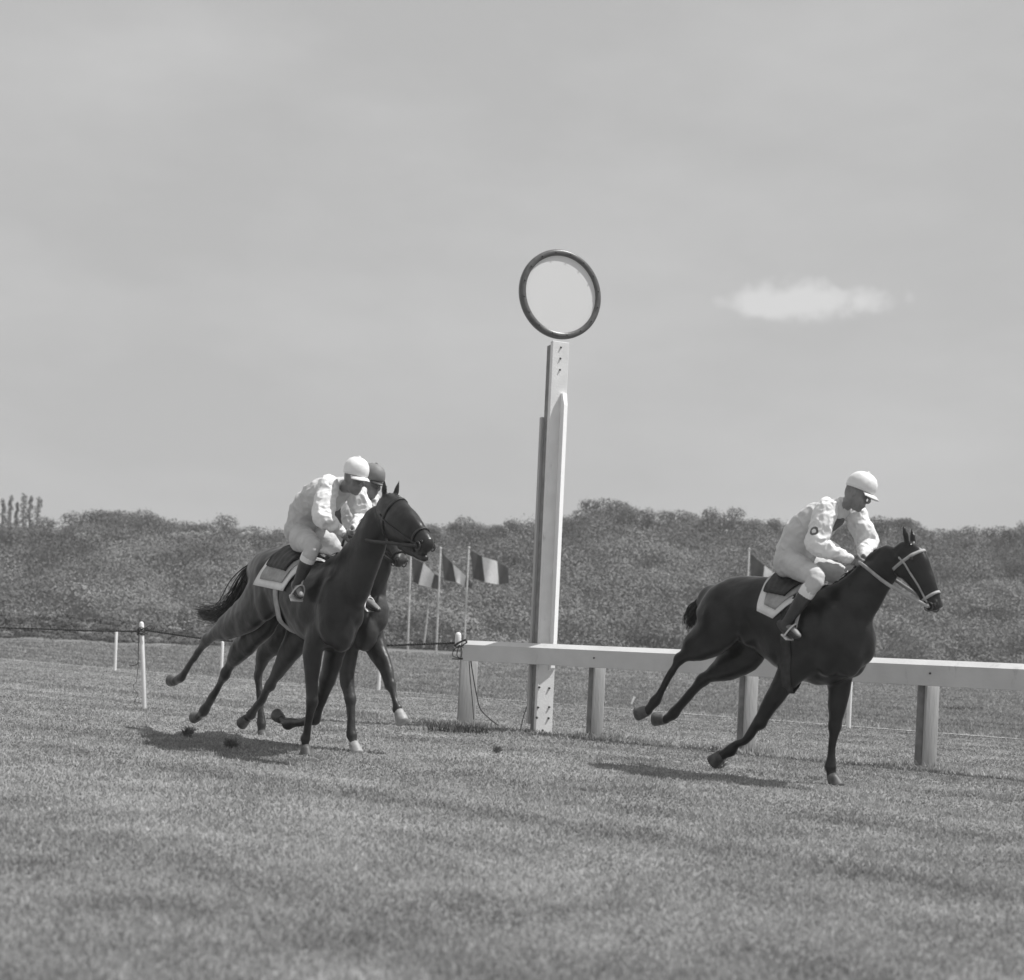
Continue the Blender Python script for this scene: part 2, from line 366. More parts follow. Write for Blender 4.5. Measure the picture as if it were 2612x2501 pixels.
# the same strips in the blades' own colour
def strips(m):
    t = m.node_tree; p = t.nodes['Principled BSDF']; src = p.inputs['Base Color'].links[0].from_socket
    g = N(t, 'ShaderNodeTexCoord')
    dp = N(t, 'ShaderNodeVectorMath', operation='DOT_PRODUCT'); t.links.new(g.outputs['Object'], dp.inputs[0]); dp.inputs[1].default_value = (RN.x, RN.y, 0)
    al = N(t, 'ShaderNodeVectorMath', operation='DOT_PRODUCT'); t.links.new(g.outputs['Object'], al.inputs[0]); al.inputs[1].default_value = (RD.x, RD.y, 0)
    m1 = N(t, 'ShaderNodeMath', operation='MULTIPLY'); t.links.new(al.outputs['Value'], m1.inputs[0]); m1.inputs[1].default_value = .06
    m2 = N(t, 'ShaderNodeMath', operation='MULTIPLY'); t.links.new(dp.outputs['Value'], m2.inputs[0]); m2.inputs[1].default_value = 1.15
    cx = N(t, 'ShaderNodeCombineXYZ'); t.links.new(m1.outputs[0], cx.inputs[0]); t.links.new(m2.outputs[0], cx.inputs[1])
    n = N(t, 'ShaderNodeTexNoise'); n.inputs['Scale'].default_value = 1.0; n.inputs['Detail'].default_value = 3; t.links.new(cx.outputs[0], n.inputs['Vector'])
    r = N(t, 'ShaderNodeMapRange'); r.inputs[1].default_value = .35; r.inputs[2].default_value = .62; r.inputs[3].default_value = .76; r.inputs[4].default_value = 1.06
    t.links.new(n.outputs[0], r.inputs[0])
    k0 = N(t, 'ShaderNodeMath', operation='MULTIPLY'); t.links.new(src, k0.inputs[0]); t.links.new(r.outputs[0], k0.inputs[1])
    fe = N(t, 'ShaderNodeMapRange'); fe.inputs[1].default_value = FEDGE - .6; fe.inputs[2].default_value = FEDGE + .2; fe.inputs[3].default_value = .82; fe.inputs[4].default_value = 1.0; t.links.new(dp.outputs['Value'], fe.inputs[0])
    k = N(t, 'ShaderNodeMath', operation='MULTIPLY'); t.links.new(k0.outputs[0], k.inputs[0]); t.links.new(fe.outputs[0], k.inputs[1])
    t.links.new(k.outputs[0], p.inputs['Base Color'])
    for l in [l for l in t.links if l.to_node.bl_idname == 'ShaderNodeBsdfTranslucent']: t.links.new(k.outputs[0], l.to_node.inputs[0])
strips(M['grass'])

xs = list(np.linspace(-90, 90, 121)); ys = list(np.concatenate([np.linspace(-30, 30, 13), np.linspace(32, 76, 23), np.linspace(77, 116, 30), [130, 200, 600, 1500]]))
xs2 = [-1500, -600, -200] + xs + [200, 600, 1500]
def gz(x, y):
    if y > 116: return hz(x * min(1, 116 / y), 116)
    return hz(x, y) if abs(x) <= 90 else hz(math.copysign(90, x), y)
sheet('ground', xs2, ys, lambda x, y: gz(x, y) - (.4 if 77 < y < 200 else 0), M['turf'])
M['understory'] = mat('understory', .04, .09, .95, .8, .8, 5, spec=.1)
sheet('hill', list(np.linspace(-90, 90, 121)), list(np.linspace(75.5, 116, 30)), lambda x, y: hz(x, y) - (.1 if y < 76 else 0), M['understory'])
M['heath'] = mat('heath', .06, .14, .95, .9, .4, 6, spec=.1, island=.3)
# ------------------------------------------------------------------ grass (uncountable)
SEDGE = (ground(1306, 1788) - P1).dot(RN)
def grass():
    n = 560000
    u = rng.random(n); d0, d1 = 3.6, 62.0
    d = d0 * (d1 / d0) ** u
    x = (rng.random(n) * 2 - 1) * .57 * d
    d += rng.normal(0, .01, n) * d
    # signed distance to the rail line, positive on the camera side
    s = (x - P1.x) * RN.x + (d - P1.y) * RN.y
    al = (x - P1.x) * RD.x + (d - P1.y) * RD.y
    cl = np.array([mnoise.noise(V((a * 1.3, b * 1.3, 0))) for a, b in zip(x[::1], d[::1])])
    cl2 = np.array([mnoise.noise(V((a * .35, b * .35, 5))) for a, b in zip(x, d)])
    h = .013 + .010 * rng.random(n) + .008 * np.clip(cl, -1, 1)
    rough = .45 * np.exp(-((s + .1) / .6) ** 2) + np.clip((SEDGE - s) / .4, 0, 1) * .75
    h = h * (1 + rough * (1.3 + 1.6 * np.clip(cl2 + .3, 0, 1)))
    # tufts left unmown round the rail posts
    for k in range(-1, 5):
        c = P1 + RD * SP * k; q = np.hypot(x - c.x, d - c.y)
        h = h * (1 + 1.4 * np.exp(-(q / .35) ** 2))
    w = .0013 * d * (.7 + .6 * rng.random(n)) * .6 + .0012
    h = np.maximum(h, .0) * (1 + .25 * rng.normal(0, 1, n).clip(-1.5, 2)); h = np.maximum(h, .008)
    ang = rng.random(n) * np.pi; lean = rng.normal(0, .55, (n, 2)) * h[:, None]
    z = np.array([hz(a, b) for a, b in zip(x, d)])
    V3 = np.empty((n, 3, 3))
    V3[:, 0] = np.stack([x - np.cos(ang) * w, d - np.sin(ang) * w, z - .003], 1)
    V3[:, 1] = np.stack([x + np.cos(ang) * w, d + np.sin(ang) * w, z - .003], 1)
    V3[:, 2] = np.stack([x + lean[:, 0], d + lean[:, 1], z + h], 1)
    me = bpy.data.meshes.new('grass'); me.vertices.add(n * 3); me.loops.add(n * 3); me.polygons.add(n)
    me.vertices.foreach_set('co', V3.ravel()); me.loops.foreach_set('vertex_index', np.arange(n * 3, dtype=np.int32))
    me.polygons.foreach_set('loop_start', np.arange(0, n * 3, 3, dtype=np.int32)); me.polygons.foreach_set('loop_total', np.full(n, 3, dtype=np.int32))
    me.update(); me.validate(); me.materials.append(M['grass'])
    o = bpy.data.objects.new('grass', me); col.objects.link(o); o['kind'] = 'stuff'
    tag(o, 'short worn racecourse turf, rougher around the rail posts', 'grass')
grass()
mb = MB(); vs = []; fs = []
for i in range(61):
    c = P1 + RD * (-26 + i * .85) + RN * (SEDGE + .1); w_ = .07 + .03 * mnoise.noise(V((i * .7, 0, 0)))
    for e in (-w_, w_): q = c + RN * e; vs.append((q.x, q.y, hz(q.x, q.y) + .012))
for i in range(60): fs.append((i * 2, i * 2 + 1, i * 2 + 3, i * 2 + 2))
M['sand'] = mat('sand', .3, .42, .95, 3, .3)
o = obj('path', vs, fs, 'sand'); o['kind'] = 'structure'
for (tx, ty, sz, lb) in ((2440, 1812, .3, 'dark grass tussock in the field behind the right end of the rail'), (1160, 1868, .22, 'dark tussock at the foot of the rail end post')):
    g = ground(tx, ty); mb = MB(); rnd = random.Random(tx)
    for i in range(260):
        q = g + V((rnd.gauss(0, sz), rnd.gauss(0, sz * .4), -.01)); a = V((rnd.gauss(0, .5), rnd.gauss(0, .5), 1)) * rnd.uniform(.05, .15)
        mb.add([q - V((.006, 0, 0)), q + V((.006, 0, 0)), q + a], [(0, 1, 2)])
    tag(mb.build('grass_tussock', 'heath', None, False, g), lb, 'tussock', 'dark grass tussocks')

# ------------------------------------------------------------------ foliage
def leaf_mesh(name, blobs, per, size, m, flat=.0, low=-.35, fuzz=0.):
    """blobs: (centre, radii) ; leaf clumps spread in the outer part of each"""
    vs = []; C = []
    for c, r in blobs:
        n = per
        v = rng.normal(0, 1, (n, 3)); v /= np.linalg.norm(v, axis=1)[:, None]
        v[:, 2] = np.where(v[:, 2] < low, -v[:, 2], v[:, 2])
        rad = .62 + .45 * rng.random(n) ** .6 + fuzz * rng.exponential(1, n) * .5
        p = np.array(c) + v * np.array(r) * rad[:, None]
        nn = v + rng.normal(0, .2 + fuzz * .6, (n, 3)); nn /= np.linalg.norm(nn, axis=1)[:, None]
        t = np.cross(nn, rng.normal(0, 1, (n, 3))); t /= np.linalg.norm(t, axis=1)[:, None]; b = np.cross(nn, t)
        s = size * (.5 + rng.random(n))[:, None]
        C.append(np.stack([p - t * s, p - b * s * .6, p + t * s, p + b * s * .7], 1))
    C = np.concatenate(C); n = len(C)
    me = bpy.data.meshes.new(name); me.vertices.add(n * 4); me.loops.add(n * 4); me.polygons.add(n)
    me.vertices.foreach_set('co', C.ravel()); me.loops.foreach_set('vertex_index', np.arange(n * 4, dtype=np.int32))
    me.polygons.foreach_set('loop_start', np.arange(0, n * 4, 4, dtype=np.int32)); me.polygons.foreach_set('loop_total', np.full(n, 4, dtype=np.int32))
    me.update(); me.materials.append(M[m]); return me
def scrub():
    bl = []
    n = 1500
    for i in range(n):
        y = 74 + 34 * random.random() ** .8; x = (random.random() * 2 - 1) * .60 * y
        r = random.uniform(.6, 1.5) * (1 + .3 * mnoise.noise(V((x * .1, y * .1, 3))))
        bl.append(((x, y, hz(x, y) + r * .2), (r, r * .8, r * random.uniform(.6, 1.0))))
    for i in range(420):
        y = 76 + 24 * random.random(); x = (random.random() * 2 - 1) * .60 * y; r = random.uniform(1.8, 3.4)
        for j in range(3): bl.append(((x + random.gauss(0, r * .5), y + random.gauss(0, r * .4), 0), (r * .7, r * .6, r * .6))); c_ = bl[-1][0]; bl[-1] = ((c_[0], c_[1], hz(c_[0], c_[1]) + r * random.uniform(.15, .5)), bl[-1][1])
    me = leaf_mesh('scrub', bl, 340, .07, 'leaf_scrub', fuzz=.03)
    o = bpy.data.objects.new('scrub', me); col.objects.link(o); o['kind'] = 'stuff'
    tag(o, 'dense low scrub covering the slope behind the racecourse', 'scrub')
scrub()
bl = []
for i in range(520):
    x = random.uniform(-30, -11.0); yc = float(np.interp(x, [a for a, b_ in BK], [b_ for a, b_ in BK])); y = yc + random.uniform(-2.4, .9)
    rr_ = random.uniform(.2, .42); bl.append(((x, y, hz(x, y) + .02), (rr_ * 1.5, rr_, rr_ * .45)))
o = bpy.data.objects.new('heather', leaf_mesh('heather', bl, 90, .05, 'heath')); col.objects.link(o); o['kind'] = 'stuff'
tag(o, 'dark low heather on the bank at the far left', 'heather')
def thicket():
    bl = []
    for i in range(560):
        y = random.uniform(97, 109); x = (random.random() * 2 - 1) * .60 * y; r = random.uniform(.9, 1.7)
        if 96 < y: z = min(hz(x, y) + r * random.uniform(.5, 1.6), float(np.interp(x / y, _xs, _tzs)) - .6 - r * .6)
        bl.append(((x, y, z), (r * 1.15, r, r * .8)))
    o = bpy.data.objects.new('thicket', leaf_mesh('thicket', bl, 380, .07, 'leaf_tree', fuzz=.2)); col.objects.link(o); o['kind'] = 'stuff'
    tag(o, 'dark thicket along the upper slope below the skyline trees', 'thicket')
thicket()
def tree_proto(i, tall=False):
    """returns (crown mesh, trunk builder) around the origin"""
    bl = []; H = 5.2
    k = 15
    for j in range(k):
        a = random.random() * 6.28; q = random.random() ** .5 * 1.9
        z = random.uniform(.6, 4.3) + (1 - q / 2) * .5
        r = random.uniform(.55, 1.05)
        bl.append(((q * math.cos(a), q * math.sin(a) * .8, z), (r * 1.15, r, r * .75)))
    bl.append(((0, 0, 3.3), (1.5, 1.3, 1.1)))
    crown = leaf_mesh('crown', bl, 480, .075, 'leaf_tree', low=-2, fuzz=.28)
    tb = MB(); tb.loft([(0, 0, -.6), (.1, 0, 1), (.0, .1, 2.2), (.2, .1, 3.8)], [.14, .11, .09, .03], None, V((1, 0, 0)), 7, 3)
    for j in range(5):
        a = random.random() * 6.28; e = bl[j][0]
        tb.loft([(.05, 0, 1.2 + .2 * j), (e[0] * .5, e[1] * .5, (e[2] + 1.4) / 2 + .3), e], [.06, .045, .015], None, V((0, 0, 1)), 6, 3)
    return crown, tb
protos = []
for i in range(5):
    cr_, tb = tree_proto(i); t = obj('trunk', tb.v, tb.f, 'bark'); tm = t.data; bpy.data.objects.remove(t); protos.append((cr_, tm))
pale_crown = leaf_mesh('crown', [((random.uniform(-1.4, 1.4), random.uniform(-1, 1), random.uniform(2, 4)), (.9, .8, .7)) for _ in range(9)], 200, .12, 'leaf_pale')
places = []
px = -60
k = 0
TL = ['gap', 'dense', 'ragged', 'rounded', 'broad', 'leaning', 'low', 'bushy', 'spreading']
while px < 2700:
    d = RIDGE + random.uniform(-3, 2); sy = np.interp(px, SX, SYv) + random.uniform(-10, 12); sc = random.uniform(.9, 1.25)
    places.append((px, d, sy, sc)); px += random.uniform(34, 60)
LAND = [(0, 330, 'above the far left bank'), (330, 700, 'above the wire-wrapped stake'), (700, 1130, 'behind the left pair of horses'), (1130, 1400, 'left of the winning post'), (1400, 1720, 'right of the winning post'), (1720, 2000, 'above the leading horse\'s croup'), (2000, 2300, 'behind the leading jockey'), (2300, 2800, 'at the far right')]
def landmark(px):
    for a, b, s in LAND:
        if px < b: return a, b, s
    return LAND[-1]
cnt = {}
for (px, d, sy, sc) in places: cnt.setdefault(landmark(px)[2], []).append(px)
ORD = ['first', 'second', 'third', 'fourth', 'fifth', 'sixth', 'seventh', 'eighth', 'ninth', 'tenth', 'eleventh', 'twelfth']
for (px, d, sy, sc) in places:
    top = at(px, sy, d); g = hz(top.x, d); hgt = max(top.z - g, 2.2)
    lm = landmark(px)[2]; n = cnt[lm].index(px)
    r = empty('ridge_tree', (top.x, d, g), '%s skyline tree from the left %s' % (ORD[n], lm), 'tree', 'trees along the skyline ridge')
    c, t = random.choice(protos)
    oc = bpy.data.objects.new('crown', c); ot = bpy.data.objects.new('trunk', t)
    for o in (oc, ot):
        col.objects.link(o); o.parent = r
    k = hgt / 5.2; r.scale = (k * random.uniform(.95, 1.3), k, k); r.rotation_euler.z = random.uniform(-.9, .9) + (3.14 if random.random() < .5 else 0)
# paler blossoming trees in front of the left-hand skyline
PT = [(225, 1365, 'pale blossoming tree leftmost among the dark trees above the bank'), (445, 1362, 'pale tree above the wire between the white post and the horse'), (500, 1358, 'pale tree second to the left of the left horse\'s croup'), (620, 1360, 'pale tree directly above the left horse\'s croup')]
for px, sy, lb in PT:
    d = 103; top = at(px, sy, d); g = hz(top.x, d); k = .42
    r = empty('pale_tree', (top.x, d, top.z - 4.3 * k), lb, 'tree', 'pale trees in the thicket')
    for nm, me in (('crown', pale_crown), ('trunk', protos[0][1])):
        o = bpy.data.objects.new(nm, me); col.objects.link(o); o.parent = r
    r.scale = (k * 1.3, k, k); r.rotation_euler.z = random.random() * 6
# thin poplars rising above the thicket, far left
def poplar(px, ty, w, lb):
    d = 150; top = at(px, ty, d); base = at(px, 1345, d); h = top.z - base.z + 3
    r = empty('poplar', (top.x, d, top.z - h), lb, 'tree', 'bare poplars at the far left')
    tb = MB(); x0, y0, z0 = top.x, d, top.z - h
    tb.loft([(x0, y0, z0), (x0, y0, z0 + h * .6), (x0, y0, z0 + h)], [.12, .08, .02], None, V((1, 0, 0)), 6, 3); tb.build('trunk', 'bark', r)
    bl = []
    for j in range(26):
        t = .12 + .88 * j / 26; a = random.random() * 6.28; q = w * (1 - t * .7) * .35
        bl.append(((q * math.cos(a), q * math.sin(a), t * h), (w * .38 * (1.1 - t * .6), w * .3, h * .06)))
    me = leaf_mesh('crown', bl, 34, .09, 'leaf_tree'); o = bpy.data.objects.new('crown', me); col.objects.link(o); o.parent = r
for a in [(8, 1275, 1.0, 'thin poplar cut by the left edge of the picture'), (28, 1266, .9, 'tall thin poplar second from the left edge'), (44, 1284, .7, 'short sparse poplar in the middle of the poplar row'), (62, 1262, 1.1, 'tallest poplar standing right of the sparse middle one'), (78, 1268, 1.0, 'poplar second from the right end of the poplar row'), (98, 1270, 1.4, 'widest poplar at the right end of the poplar row')]:
    poplar(*a)

# ------------------------------------------------------------------ running rail
UP = V((0, 0, 1))
rail = empty('running_rail', P1, 'long white running rail on square posts beside the winning post', 'railing')
RH = 1.09
def along(k, z=0, off=0): return P1 + RD * (SP * k) + RN * off + V((0, 0, z))
# beam profile (off from centre, z): face towards the track, sloping top
prof = [(.155, RH - .255), (.16, RH - .25), (.16, RH - .05), (.075, RH + .004), (.06, RH), (.06, RH - .255)]
def extr(prof, k0, k1, n=1):
    mb = MB(); vs = []; fs = []; m = len(prof)
    for j in range(n + 1):
        k = k0 + (k1 - k0) * j / n
        for o_, z_ in prof: vs.append(along(k, z_, o_))
    for j in range(n):
        for i in range(m):
            a = j * m + i; b = j * m + (i + 1) % m; fs.append((a, b, b + m, a + m))
    fs.append(tuple(range(m))); fs.append(tuple(n * m + i for i in range(m))[::-1]); mb.add(vs, fs); return mb
extr(prof, .02, 5.1, 30).build('rail', 'rail_paint', rail, False)
PX = V((.985, .17, 0)).normalized(); PY = V((-PX.y, PX.x, 0))
for k in range(0, 6):
    c = along(k, 0, -.02); hw = .07 if k else .11
    MB().box(c + V((0, 0, (RH - .0) / 2 - .1)) - PY * .0, (PX, PY, UP), (hw, .022, (RH - .03) / 2 + .1), .008).build('post', 'post_wood', rail)
    MB().loft([c + PY * .085 - PX * .05 - UP * .2, c + PY * .085 - PX * .05 + UP * (RH - .06)], [.062, .058], None, V((1, 0, 0)), 14, 2).build('shade_pole', 'shade_grey', rail)  # dark pole added as the deep shade down each post's left side
# white insulator/peg and bolt heads on the rail end
mb = MB(); e = at(1167, 1625, (P1.y + .0)); 
mb.loft([at(1168, 1652, P1.y), at(1169, 1621, P1.y)], [.042, .04], None, V((1, 0, 0)), 14, 3); mb.build('end_peg', 'white_paint', rail)
for k, z in ((1, .95), (2, .97), (3, .96), (4, .95)): MB().loft([along(k + .02, z, .155), along(k + .02, z, .167)], [.012, .01], None, UP, 8, 1).build('bolt', 'bolt', rail)

# ------------------------------------------------------------------ winning post
_q = ground(1384, 1868); _k = (_q - P1).dot(RD)
for _ in range(8):                                     # slide along the rail line until the base stands at the post's own column
    wb = P1 + RD * _k - RN * .05; _k += (1384 - proj(wb)[0]) * wb.y / FPX / RD.x; D = wb.y
wp = empty('winning_post', wb, 'tall white winning post topped by a round dark-rimmed disc', 'finish post')
nf = V((0.38, -.925, 0)).normalized(); nr = V((-nf.y, nf.x, 0));  # face normal and right-hand direction
if nr.x < 0: nr = -nr
def wpz(py): return at(1400, py, D).z
ztop = wpz(872)
def wc(z): return wb + V((0, 0, z))
mb = MB(); hw = .11
mb.box(wc(ztop / 2 - .1), (nr, nf, UP), (hw, .035, ztop / 2 + .1), .006); mb.build('front_plank', 'white_paint', wp, False)
mb = MB(); mb.box(wc(ztop / 2 - .15) - nf * .1 - nr * .02, (nr, nf, UP), (hw - .03, .064, ztop / 2 + .12), .006); mb.build('back_plank', 'shade_grey', wp, False)  # shade of the post's left side is put into this plank's grey
mb = MB(); z1 = wpz(1640 + 20)
mb.box(wc(wpz(1040) / 2) - nf * .20 - nr * .03, (nr, nf, UP), (hw - .01, .03, wpz(1040) / 2 - .1), .006); mb.build('rear_plank', 'post_wood', wp, False)
# side fin, pointed at its top, that shades the front plank
fz0, fz1, fz2 = wpz(1712), wpz(1004), wpz(1035)
pr = [(.036, fz0 + .0), (.08, fz0 + .02), (.10, fz0 + .04), (.12, fz0 + .14), (.15, fz0 + .18), (.15, fz2), (.09, fz1), (.036, fz1)]
mb = MB(); vs = []
for sgn, cut in ((-.034, 1), (.034, .6)):
    for a, z in pr: vs.append(wc(z) + nf * (.036 + (a - .036) * cut) + nr * (hw - .05 + sgn))
m_ = len(pr); fs = [tuple(range(m_)), tuple(m_ + i for i in range(m_))[::-1]] + [(i, i + m_, (i + 1) % m_ + m_, (i + 1) % m_) for i in range(m_)]
mb.add(vs, fs); M['lit_white'] = mat('lit_white', .84, .88, .5, 6, .1, 50); mb.build('side_fin', 'lit_white', wp, False)  # brighter white than the planks: sunlight on the fin painted in
for bx, by in [(965, 632), (1048, 640), (955, 800), (1048, 797), (945, 885), (1042, 890), (993, 992)]:
    q = at(1080 + bx / 3.267, 1560 + by / 3.267, D); t_ = (wc(0) + nf * .035 - q).dot(nf) / ray(1080 + bx / 3.267, 1560 + by / 3.267).dot(nf)
    q = q + ray(1080 + bx / 3.267, 1560 + by / 3.267) * t_
    mb = MB(); mb.loft([q - nf * .004, q + nf * .012], [.016, .013], None, UP, 8, 1); mb.build('bolt', 'bolt', wp)
for by in (887, 915, 944):
    q = wc(wpz(by)) + nf * .035 ; mb = MB(); mb.loft([q - nf * .004, q + nf * .01], [.014, .011], None, UP, 8, 1); mb.build('bolt', 'bolt', wp)
# disc
dc = at(1429, 752, D); dn = V((.38, -.925, 0)).normalized(); dr = V((-dn.y, dn.x, 0)); ro = .545
dc = wb + V((0, 0, dc.z)) + nr * ((dc - wb).dot(nr))
mb = MB(); n = 72; rr = [(0.0, .012), (.44, .012), (.44, -.012), (0.0, -.012)]
def lathe(prf, n=72):
    vs = []; fs = []; m = len(prf)
    for j in range(n):
        a = 2 * math.pi * j / n; rd = dr * math.cos(a) + UP * math.sin(a)
        for r_, o_ in prf: vs.append(dc + rd * r_ + dn * o_)
    for j in range(n):
        for i in range(m):
            fs.append((j * m + i, j * m + (i + 1) % m, ((j + 1) % n) * m + (i + 1) % m, ((j + 1) % n) * m + i))
    b = MB(); b.add(vs, fs); return b
lathe([(.001, .012), (.47, .012), (.47, -.012), (.001, -.012)]).build('disc', 'disc_paint', wp, False)
lathe([(.468, .014), (.475, .035), (.53, .035), (ro, .015), (ro, -.03), (.53, -.04), (.468, -.03)]).build('rim', 'ring_paint', wp, True)
for j in range(16):
    a = 2 * math.pi * (j + .5) / 16; q = dc + (dr * math.cos(a) + UP * math.sin(a)) * .503
    mb = MB(); mb.loft([q + dn * .03, q + dn * .043], [.011, .009], None, UP, 8, 1); mb.build('rivet', 'dark_paint', wp)

# ------------------------------------------------------------------ stakes and wire
def stake(px, by, ty, w, label, tpx=None, depth=None):
    b = ground(px, by) if depth is None else at(px, by, depth); t = at(tpx if tpx is not None else px + (by - ty) * .045, ty, b.y)
    r = tag(MB().loft([b - V((0, 0, .1)), b, t], [w, w, w * .95], None, V((1, 0, 0)), 12, 2).build('marker_stake', 'white_paint', None, True, b), label, 'stake', 'white marker stakes')
    return b, t
wb1, wt1 = stake(369.5, 1808, 1592, .033, 'thick white stake wrapped in wire, nearest stake on the left', 361)
stake(293, 1714, 1612, .036, 'white stake standing in the field left of the wire-wrapped one', 297)
stake(564, 1733, 1640, .034, 'white stake half hidden behind the left horse\'s hind leg', 568)
stake(966, 1762, 1642, .034, 'white stake between the left pair of horses and the rail end', 971)
stake(2164, 1858, 1692, .036, 'white stake partly hidden by the leading horse\'s foreleg')
def wire(pts, label, r=.006, barbs=0):
    r *= 1.5
    mb = MB()
    Q = []; n = len(pts)
    for i in range(n - 1):
        for k in range(24): Q.append(pts[i].lerp(pts[i + 1], k / 24))
    Q.append(pts[-1]); L = 0; A, B = [], []
    for i, q in enumerate(Q):
        for j in range(3):
            if i == len(Q) - 1 and j: break
            c = q if j == 0 else q.lerp(Q[i + 1], j / 3)
            ph = (i * 3 + j) * 1.1; o_ = V((0, math.cos(ph), math.sin(ph))) * r * 1.1
            A.append(c + o_); B.append(c - o_)
    mb.loft(A, r, None, V((0, 1, 0)), 5, 1, spline=False); mb.loft(B, r, None, V((0, 1, 0)), 5, 1, spline=False)
    for i in range(barbs):
        q = random.choice(Q); a = V((random.uniform(-.3, .3), random.uniform(-.3, .3), random.uniform(-1, .2))).normalized() * random.uniform(.02, .07)
        mb.loft([q, q + a * .5 + V((random.uniform(-.01, .01), 0, 0)), q + a], [.004, .003, .002], None, V((0, 1, 0)), 4, 2)
    return mb
WT = wt1 - V((0, 0, .04))
a0 = at(-160, 1597, wb1.y + 1.0); mb = wire([a0, at(100, 1604.5, wb1.y + .5), at(240, 1609.5, wb1.y + .2), V((WT.x, WT.y, at(362, 1611, wb1.y).z))], '', .0045, 46)
tag(mb.build('barbed_wire', 'rope', None, True, a0), 'sagging barbed wire running from the left edge to the wrapped white stake', 'wire', 'wire strung between the posts')
E = at(1168, 1640, P1.y); mb = wire([at(372, 1608, wb1.y), at(510, 1628, wb1.y - .1), at(760, 1652, wb1.y - .4), at(1020, 1646, P1.y + .3), E], '', .0055, 10)
tag(mb.build('wire_strand', 'rope', None, True, wb1), 'taut twisted wire from the wrapped white stake to the rail end behind the horses', 'wire', 'wire strung between the posts')
def coil(c, rr_, n, r=.005, sq=.5, seed=1):
    rnd = random.Random(seed); mb = MB(); pts = []
    for i in range(n * 12):
        a = i / 12 * 2 * math.pi; q = rr_ * (1 + .18 * rnd.uniform(-1, 1))
        pts.append(c + V((math.cos(a) * q, math.sin(a) * q, sq * (i / (n * 12) - .5) + .012 * rnd.uniform(-1, 1))))
    mb.loft(pts, r, None, V((0, 0, 1)), 5, 2); return mb
ck = empty('wire_knot', WT, 'tangle of wire knotted round the top of the left white stake', 'wire tangle')
coil(V((WT.x, WT.y, at(362, 1612, wb1.y).z)), .045, 6, .005, .10, 3).build('windings', 'rope', ck)
mb = MB(); y_ = wb1.y - .05
mb.loft([at(367, 1607, y_), at(380, 1597, y_), at(388, 1598, y_), at(386, 1605, y_), at(374, 1608, y_), at(360, 1600, y_), at(352, 1606, y_), at(366, 1612, y_), at(376, 1606, y_)], .0055, None, V((0, 1, 0)), 5, 4)
mb.loft([at(355, 1613, y_), at(368, 1602, y_), at(378, 1614, y_), at(360, 1618, y_), at(352, 1611, y_)], .0055, None, V((0, 1, 0)), 5, 4); mb.build('loop', 'rope', ck)
mb = MB()
mb.loft([at(355, 1615, y_), at(353, 1650, y_), at(352, 1690, y_), at(343, 1697, y_), at(331, 1699, y_)], .0055, None, V((0, 1, 0)), 5, 4)
mb.loft([at(354, 1690, y_), at(350, 1720, y_), at(348, 1740, y_), at(340, 1748, y_), at(343, 1760, y_), at(352, 1772, y_), at(342, 1792, y_), at(351, 1800, y_)], [.0035] * 8, None, V((0, 1, 0)), 5, 4)
mb.build('dangling_end', 'rope', ck)
cz = at(1172, 1648, P1.y - .08)
ck2 = empty('wire_knot', cz, 'tangle of wire looped over the white peg at the rail end', 'wire tangle')
mb = MB(); y_ = P1.y - .15
mb.loft([at(1160, 1648, y_), at(1172, 1640, y_), at(1186, 1634, y_), at(1190, 1640, y_), at(1178, 1648, y_), at(1166, 1652, y_), at(1162, 1645, y_), at(1175, 1637, y_), at(1188, 1632, y_)], .011, None, V((0, 1, 0)), 6, 4)
for x0 in (1156, 1166, 1177, 1190): mb.loft([at(1172, 1646, y_), at(x0 + 1, 1660, y_), at(x0, 1674, y_), at(1175, 1681, y_)], .006, None, V((0, 1, 0)), 5, 4)
mb.loft([at(1154, 1681, y_), at(1175, 1682, y_), at(1192, 1680, y_)], .007, None, V((0, 0, 1)), 5, 3)
mb.build('loop', 'rope', ck2)
mb = MB()
mb.loft([at(1200, 1680, y_), at(1206, 1720, y_), at(1216, 1775, y_), at(1226, 1810, y_), at(1250, 1835, y_), at(1270, 1850, y_)], .008, None, V((0, 1, 0)), 5, 4)
mb.loft([at(1196, 1682, y_), at(1200, 1740, y_), at(1206, 1800, y_), at(1208, 1835, y_)], .006, None, V((0, 1, 0)), 5, 4)
mb.build('dangling_end', 'rope', ck2)
mb = MB(); y_ = wb.y + .3
tag(mb.loft([at(1345, 1800, y_), at(1335, 1830, y_), at(1325, 1872, y_)], .006, None, V((0, 1, 0)), 5, 4).build('stay_wire', 'rope', None, True, at(1345, 1872, y_)), 'thin slack stay wire slanting to the turf left of the winning post', 'wire')

